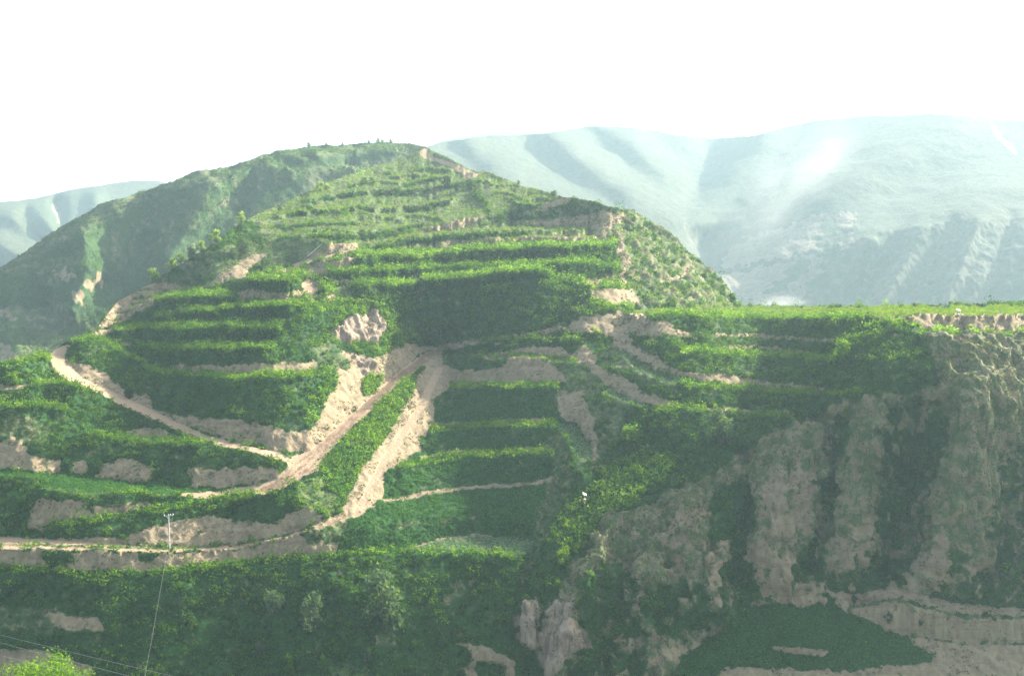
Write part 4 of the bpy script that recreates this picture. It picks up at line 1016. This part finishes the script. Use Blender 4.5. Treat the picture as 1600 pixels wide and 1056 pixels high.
for px, py, h, w, k, lb in ((240, 434, 20, 1.1, 'pale', 'yellow green bush lowest on the spur, just above the bare steps'), (268, 421, 18, 1.1, 'pale', 'pale bush second from the bottom of the row down the spur edge'),
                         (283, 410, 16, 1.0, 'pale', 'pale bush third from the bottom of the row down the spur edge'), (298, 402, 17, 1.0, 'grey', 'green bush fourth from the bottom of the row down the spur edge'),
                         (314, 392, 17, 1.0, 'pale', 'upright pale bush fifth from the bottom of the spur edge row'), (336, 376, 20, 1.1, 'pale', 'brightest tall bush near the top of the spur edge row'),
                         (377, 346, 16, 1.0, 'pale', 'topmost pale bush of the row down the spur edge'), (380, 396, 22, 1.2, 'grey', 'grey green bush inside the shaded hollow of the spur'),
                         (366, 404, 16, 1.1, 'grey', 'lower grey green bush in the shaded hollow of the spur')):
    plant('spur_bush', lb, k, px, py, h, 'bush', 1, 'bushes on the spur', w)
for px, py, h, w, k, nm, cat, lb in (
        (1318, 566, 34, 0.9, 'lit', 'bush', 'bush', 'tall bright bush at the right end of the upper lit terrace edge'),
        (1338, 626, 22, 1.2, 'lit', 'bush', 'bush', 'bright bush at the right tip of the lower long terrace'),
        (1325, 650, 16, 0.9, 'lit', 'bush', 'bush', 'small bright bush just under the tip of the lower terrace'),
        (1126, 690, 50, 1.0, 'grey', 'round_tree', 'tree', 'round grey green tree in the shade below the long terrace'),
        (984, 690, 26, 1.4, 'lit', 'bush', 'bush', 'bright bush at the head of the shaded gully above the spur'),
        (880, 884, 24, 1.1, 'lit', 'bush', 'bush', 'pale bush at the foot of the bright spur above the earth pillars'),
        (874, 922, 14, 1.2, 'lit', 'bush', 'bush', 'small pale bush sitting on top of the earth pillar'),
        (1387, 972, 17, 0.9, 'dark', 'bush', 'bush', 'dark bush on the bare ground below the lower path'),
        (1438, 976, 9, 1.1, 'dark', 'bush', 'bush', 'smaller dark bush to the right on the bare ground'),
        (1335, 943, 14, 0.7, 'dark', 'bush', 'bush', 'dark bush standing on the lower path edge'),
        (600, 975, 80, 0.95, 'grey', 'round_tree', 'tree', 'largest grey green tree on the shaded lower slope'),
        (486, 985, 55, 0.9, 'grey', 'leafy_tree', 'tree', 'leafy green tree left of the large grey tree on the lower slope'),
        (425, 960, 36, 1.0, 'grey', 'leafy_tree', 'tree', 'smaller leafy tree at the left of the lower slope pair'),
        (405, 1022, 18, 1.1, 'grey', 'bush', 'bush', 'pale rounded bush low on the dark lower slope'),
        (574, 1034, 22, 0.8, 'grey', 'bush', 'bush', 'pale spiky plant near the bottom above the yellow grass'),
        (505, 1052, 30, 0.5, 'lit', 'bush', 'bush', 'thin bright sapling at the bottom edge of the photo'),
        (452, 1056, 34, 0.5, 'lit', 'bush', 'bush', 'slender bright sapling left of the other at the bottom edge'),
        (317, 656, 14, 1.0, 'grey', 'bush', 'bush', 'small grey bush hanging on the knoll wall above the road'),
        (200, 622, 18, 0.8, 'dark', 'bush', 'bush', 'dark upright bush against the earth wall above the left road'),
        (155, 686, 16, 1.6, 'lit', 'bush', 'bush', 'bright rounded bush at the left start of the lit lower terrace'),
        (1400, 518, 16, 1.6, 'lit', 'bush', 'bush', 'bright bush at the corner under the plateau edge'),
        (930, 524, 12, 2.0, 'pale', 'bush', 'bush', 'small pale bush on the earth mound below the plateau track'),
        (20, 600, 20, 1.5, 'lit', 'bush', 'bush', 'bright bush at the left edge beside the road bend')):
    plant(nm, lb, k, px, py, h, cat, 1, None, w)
# tree whose top shows in the bottom left corner, nearer than the slope
rx_, rz_ = ray(62, 1034)
tp = Vector((150 * rx_, 150, 150 * rz_))
plant('near_tree', 'bright yellow green tree top in the bottom left corner', 'near', 0, 0, 0, 'tree', wide=1.25, P0=tp - Vector((0, 0, 9.0)), h=9.2)
rx_, rz_ = ray(100, 1050)
tp = Vector((150 * rx_, 150, 150 * rz_))
plant('near_tree', 'lower right companion of the tree top in the bottom left corner', 'near', 0, 0, 0, 'tree', wide=1.2, P0=tp - Vector((0, 0, 7.0)), h=7.1)

# ------------------------------------------------------------------ poles, wires and insect lamps
def empty(name, loc, label, cat, group=None):
    e = bpy.data.objects.new(name, None); C.objects.link(e); e.location = loc
    return tag(e, label, cat, group)
up = at(265, 857)
ph = 54 / FPX * up.y
pole = empty('utility_pole', up, 'slim pale concrete utility pole with crossarm beside the lower track', 'utility pole')
V, F = [], []
tube(V, F, (0, 0, -0.5), (-0.15, 0, ph), 0.19, 0.13, 10); poly_obj('shaft', V, F, M_conc, pole)
V, F = [], []
for dz in (-0.04, 0.04):
    tube(V, F, (-1.25, 0, ph - 0.35 + dz), (1.05, 0, ph - 0.1 + dz), 0.07, 0.07, 4)
tube(V, F, (-0.15, 0, ph - 0.9), (-0.8, 0, ph - 0.3), 0.03, 0.03, 4)
tube(V, F, (-0.15, 0, ph - 0.9), (0.5, 0, ph - 0.18), 0.03, 0.03, 4)
arm = poly_obj('crossarm', V, F, M_steel, pole)
for x in (-1.15, -0.15, 0.3, 0.95):
    V, F = [], []
    z = ph - 0.22 + x * 0.11
    tube(V, F, (x, 0, z), (x, 0, z + 0.12), 0.05, 0.05, 8); tube(V, F, (x, 0, z + 0.12), (x, 0, z + 0.24), 0.14, 0.13, 8); tube(V, F, (x, 0, z + 0.24), (x, 0, z + 0.36), 0.11, 0.04, 8)
    poly_obj('insulator', V, F, M_porc, pole)
dp = at(411, 432)
e = empty('wooden_post', dp, 'thin dark wooden post standing on the grassy top of the knoll', 'post')
V, F = [], []; tube(V, F, (0, 0, -0.5), (-0.1, 0, 4.5), 0.16, 0.11, 8); poly_obj('shaft', V, F, M_wood, e)
V, F = [], []; tube(V, F, (-0.45, 0, 3.9), (0.3, 0, 3.9), 0.05, 0.05, 5); poly_obj('crosspiece', V, F, M_wood, e)
lp = at(478, 402)
e = empty('leaning_pole', lp, 'white pole leaning steeply to the right beside the hilltop track', 'pole')
V, F = [], []
dx = 24 / FPX * lp.y; dz = 19 / FPX * lp.y
tube(V, F, (0, 0, -0.3), (dx, 0, dz), 0.17, 0.12, 8); poly_obj('shaft', V, F, M_white, e)
V, F = [], []; tube(V, F, (dx, 0, dz), (dx + 0.25, 0, dz + 0.2), 0.15, 0.06, 8); poly_obj('cap', V, F, M_porc, e)

def insect_lamp(px, py, ytop, label, tilt):
    b_ = at(px, py); h = (py - ytop) / FPX * b_.y
    e = empty('insect_lamp', b_, label, 'lamp', 'solar insect lamps')
    V, F = [], []; tube(V, F, (0, 0, -0.5), (0, 0, h), 0.06, 0.05, 8); poly_obj('post', V, F, M_steel, e)
    V, F = [], []
    w, d, t = 0.52, 0.42, 0.04
    c_, s_ = math.cos(tilt), math.sin(tilt)
    for dz in (0, t):
        for x, y in ((-w, -d), (w, -d), (w, d), (-w, d)):
            V.append((x * c_ , y * 0.8, h - x * s_ - y * -0.5 + dz))
    F += [(0, 3, 2, 1), (4, 5, 6, 7)] + [(i, (i + 1) % 4, 4 + (i + 1) % 4, 4 + i) for i in range(4)]
    poly_obj('solar_panel', V, F, M_glass, e)
    q = h - 1.35
    V, F = [], []; tube(V, F, (0, 0, q), (0, 0, q + 0.10), 0.34, 0.36, 12); tube(V, F, (0, 0, q + 0.10), (0, 0, q + 0.26), 0.36, 0.08, 12); poly_obj('lamp_hood', V, F, M_white, e)
    V, F = [], []; tube(V, F, (0, 0, q - 0.35), (0, 0, q), 0.13, 0.13, 10); poly_obj('lamp_tube', V, F, M_orange, e)
    V, F = [], []; tube(V, F, (0, 0, q - 0.68), (0, 0, q - 0.35), 0.07, 0.34, 12); poly_obj('catch_funnel', V, F, M_orange, e)
    V, F = [], []; tube(V, F, (0, 0, q - 0.95), (0, 0, q - 0.68), 0.12, 0.12, 10); poly_obj('catch_bottle', V, F, M_white, e)
insect_lamp(913, 796, 769, 'solar insect lamp at the upper left edge of the bright bushy spur', 0.45)
insect_lamp(1497, 518, 484, 'solar insect lamp in front of the earth wall below the plateau', 0.25)

def cable(pts, label, rad=0.035, sag=0.0):
    V, F = [], []
    n = 16
    P_ = []
    for i in range(len(pts) - 1):
        a, b_ = Vector(pts[i]), Vector(pts[i + 1])
        for j in range(n): P_.append(a.lerp(b_, j / n) - Vector((0, 0, sag * 4 * (j / n) * (1 - j / n))))
    P_.append(Vector(pts[-1]))
    o0 = P_[0]
    for i in range(len(P_) - 1): tube(V, F, P_[i] - o0, P_[i + 1] - o0, rad, rad, 5)
    o = poly_obj('overhead_wire', V, F, M_wire); o.location = o0
    return tag(o, label, 'wire')
def px3(px, py, d):
    a, b_ = ray(px, py); return Vector((d * a, d, d * b_))
cable([px3(-160, 951, 150), px3(345, 1073, 120)], 'uppermost of the three pale wires crossing the bottom left corner', 0.014, 0.15)
cable([px3(-160, 960, 148), px3(300, 1080, 118)], 'middle of the three pale wires crossing the bottom left corner', 0.015, 0.15)
cable([px3(-160, 982, 146), px3(240, 1080, 116)], 'lowest of the three pale wires crossing the bottom left corner', 0.015, 0.15)
cable([up + Vector((0.95, 0, ph + 0.2)), px3(226, 1058, 180), px3(215, 1130, 150)], 'thin wire dropping from the utility pole down the dark slope', 0.010, 0.6)

# ------------------------------------------------------------------ dust
def dust(name, label, px, py, d, wpx, hpx, dens, seed, lean=0.0, depth=0.6):
    c_ = px3(px, py, d); w = wpx / FPX * d / 2; h = hpx / FPX * d / 2
    bm = bmesh.new(); bmesh.ops.create_icosphere(bm, subdivisions=3, radius=1.0)
    co = np.array([v.co for v in bm.verts])
    k = 0.8 + 0.4 * fbm(co[:, 0] * 2 + seed, co[:, 1] * 2, co[:, 2] * 2, 2, seed)
    for v, q in zip(bm.verts, k): v.co *= q
    me = bpy.data.meshes.new(name); bm.to_mesh(me); bm.free()
    m = mat_new('drifting_dust'); nt = m.node_tree; nt.nodes.remove(nt.nodes['Principled BSDF'])
    tc = nd(nt, 'ShaderNodeTexCoord'); ln = nd(nt, 'ShaderNodeVectorMath', operation='LENGTH'); nt.links.new(tc.outputs['Object'], ln.inputs[0])
    mr = nd(nt, 'ShaderNodeMapRange'); mr.interpolation_type = 'SMOOTHSTEP'
    for i, v in enumerate((0.15, 0.95, 1.0, 0.0)): mr.inputs[i + 1].default_value = v
    nt.links.new(ln.outputs['Value'], mr.inputs[0])
    nz = nd(nt, 'ShaderNodeTexNoise'); nz.inputs['Scale'].default_value = 1.7; nz.inputs['Detail'].default_value = 5; nz.inputs['Roughness'].default_value = 0.6
    mp = nd(nt, 'ShaderNodeMapping'); mp.inputs['Location'].default_value = (seed * 3.1, 0, 0); nt.links.new(tc.outputs['Object'], mp.inputs[0]); nt.links.new(mp.outputs[0], nz.inputs['Vector'])
    m2 = nd(nt, 'ShaderNodeMapRange')
    for i, v in enumerate((0.36, 0.85, 0.0, 1.0)): m2.inputs[i + 1].default_value = v
    nt.links.new(nz.outputs['Fac'], m2.inputs[0])
    mu = nd(nt, 'ShaderNodeMath', operation='MULTIPLY'); nt.links.new(mr.outputs[0], mu.inputs[0]); nt.links.new(m2.outputs[0], mu.inputs[1])
    mu2 = nd(nt, 'ShaderNodeMath', operation='MULTIPLY'); nt.links.new(mu.outputs[0], mu2.inputs[0]); mu2.inputs[1].default_value = dens
    v_ = nd(nt, 'ShaderNodeVolumePrincipled'); v_.inputs['Color'].default_value = (0.98, 0.96, 0.92, 1); v_.inputs['Anisotropy'].default_value = 0.3
    nt.links.new(mu2.outputs[0], v_.inputs['Density']); nt.links.new(v_.outputs[0], nt.nodes['Material Output'].inputs['Volume'])
    me.materials.append(m)
    o = bpy.data.objects.new(name, me); C.objects.link(o); o.location = c_; o.scale = (w, w * depth, h); o.rotation_euler = (0, lean, 0)
    return tag(o, label, 'dust', kind='stuff')
dust('dust_cloud', 'large pale dust cloud drifting in front of the far mountain', 1255, 262, 1350, 330, 150, 0.0060, 3, -0.8)
dust('dust_cloud', 'thin dust trailing down to the valley mouth', 1175, 365, 1250, 260, 90, 0.003, 5, -0.45)
dust('dust_puff', 'small puff of dust rising behind the plateau edge', 1222, 472, 640, 110, 30, 0.06, 8, 0.0)

# ------------------------------------------------------------------ air
def box(name, lo, hi, mat):
    V = [(x, y, z) for x in (lo[0], hi[0]) for y in (lo[1], hi[1]) for z in (lo[2], hi[2])]
    F = [(0, 1, 3, 2), (4, 6, 7, 5), (0, 4, 5, 1), (2, 3, 7, 6), (0, 2, 6, 4), (1, 5, 7, 3)]
    return mesh_from(name, V, F, mat)
hm = mat_new('air'); nt = hm.node_tree
nt.nodes.remove(nt.nodes['Principled BSDF'])
pv = nt.nodes.new('ShaderNodeVolumePrincipled')
pv.inputs['Color'].default_value = (0.62, 0.84, 0.97, 1)
pv.inputs['Density'].default_value = 0.00018
pv.inputs['Anisotropy'].default_value = 0.20
nt.links.new(pv.outputs[0], nt.nodes['Material Output'].inputs['Volume'])
tag(box('haze', (-9400, -500, -176), (9400, 12300, 640), hm), 'pale bluish haze filling the valley air', 'haze', kind='stuff')
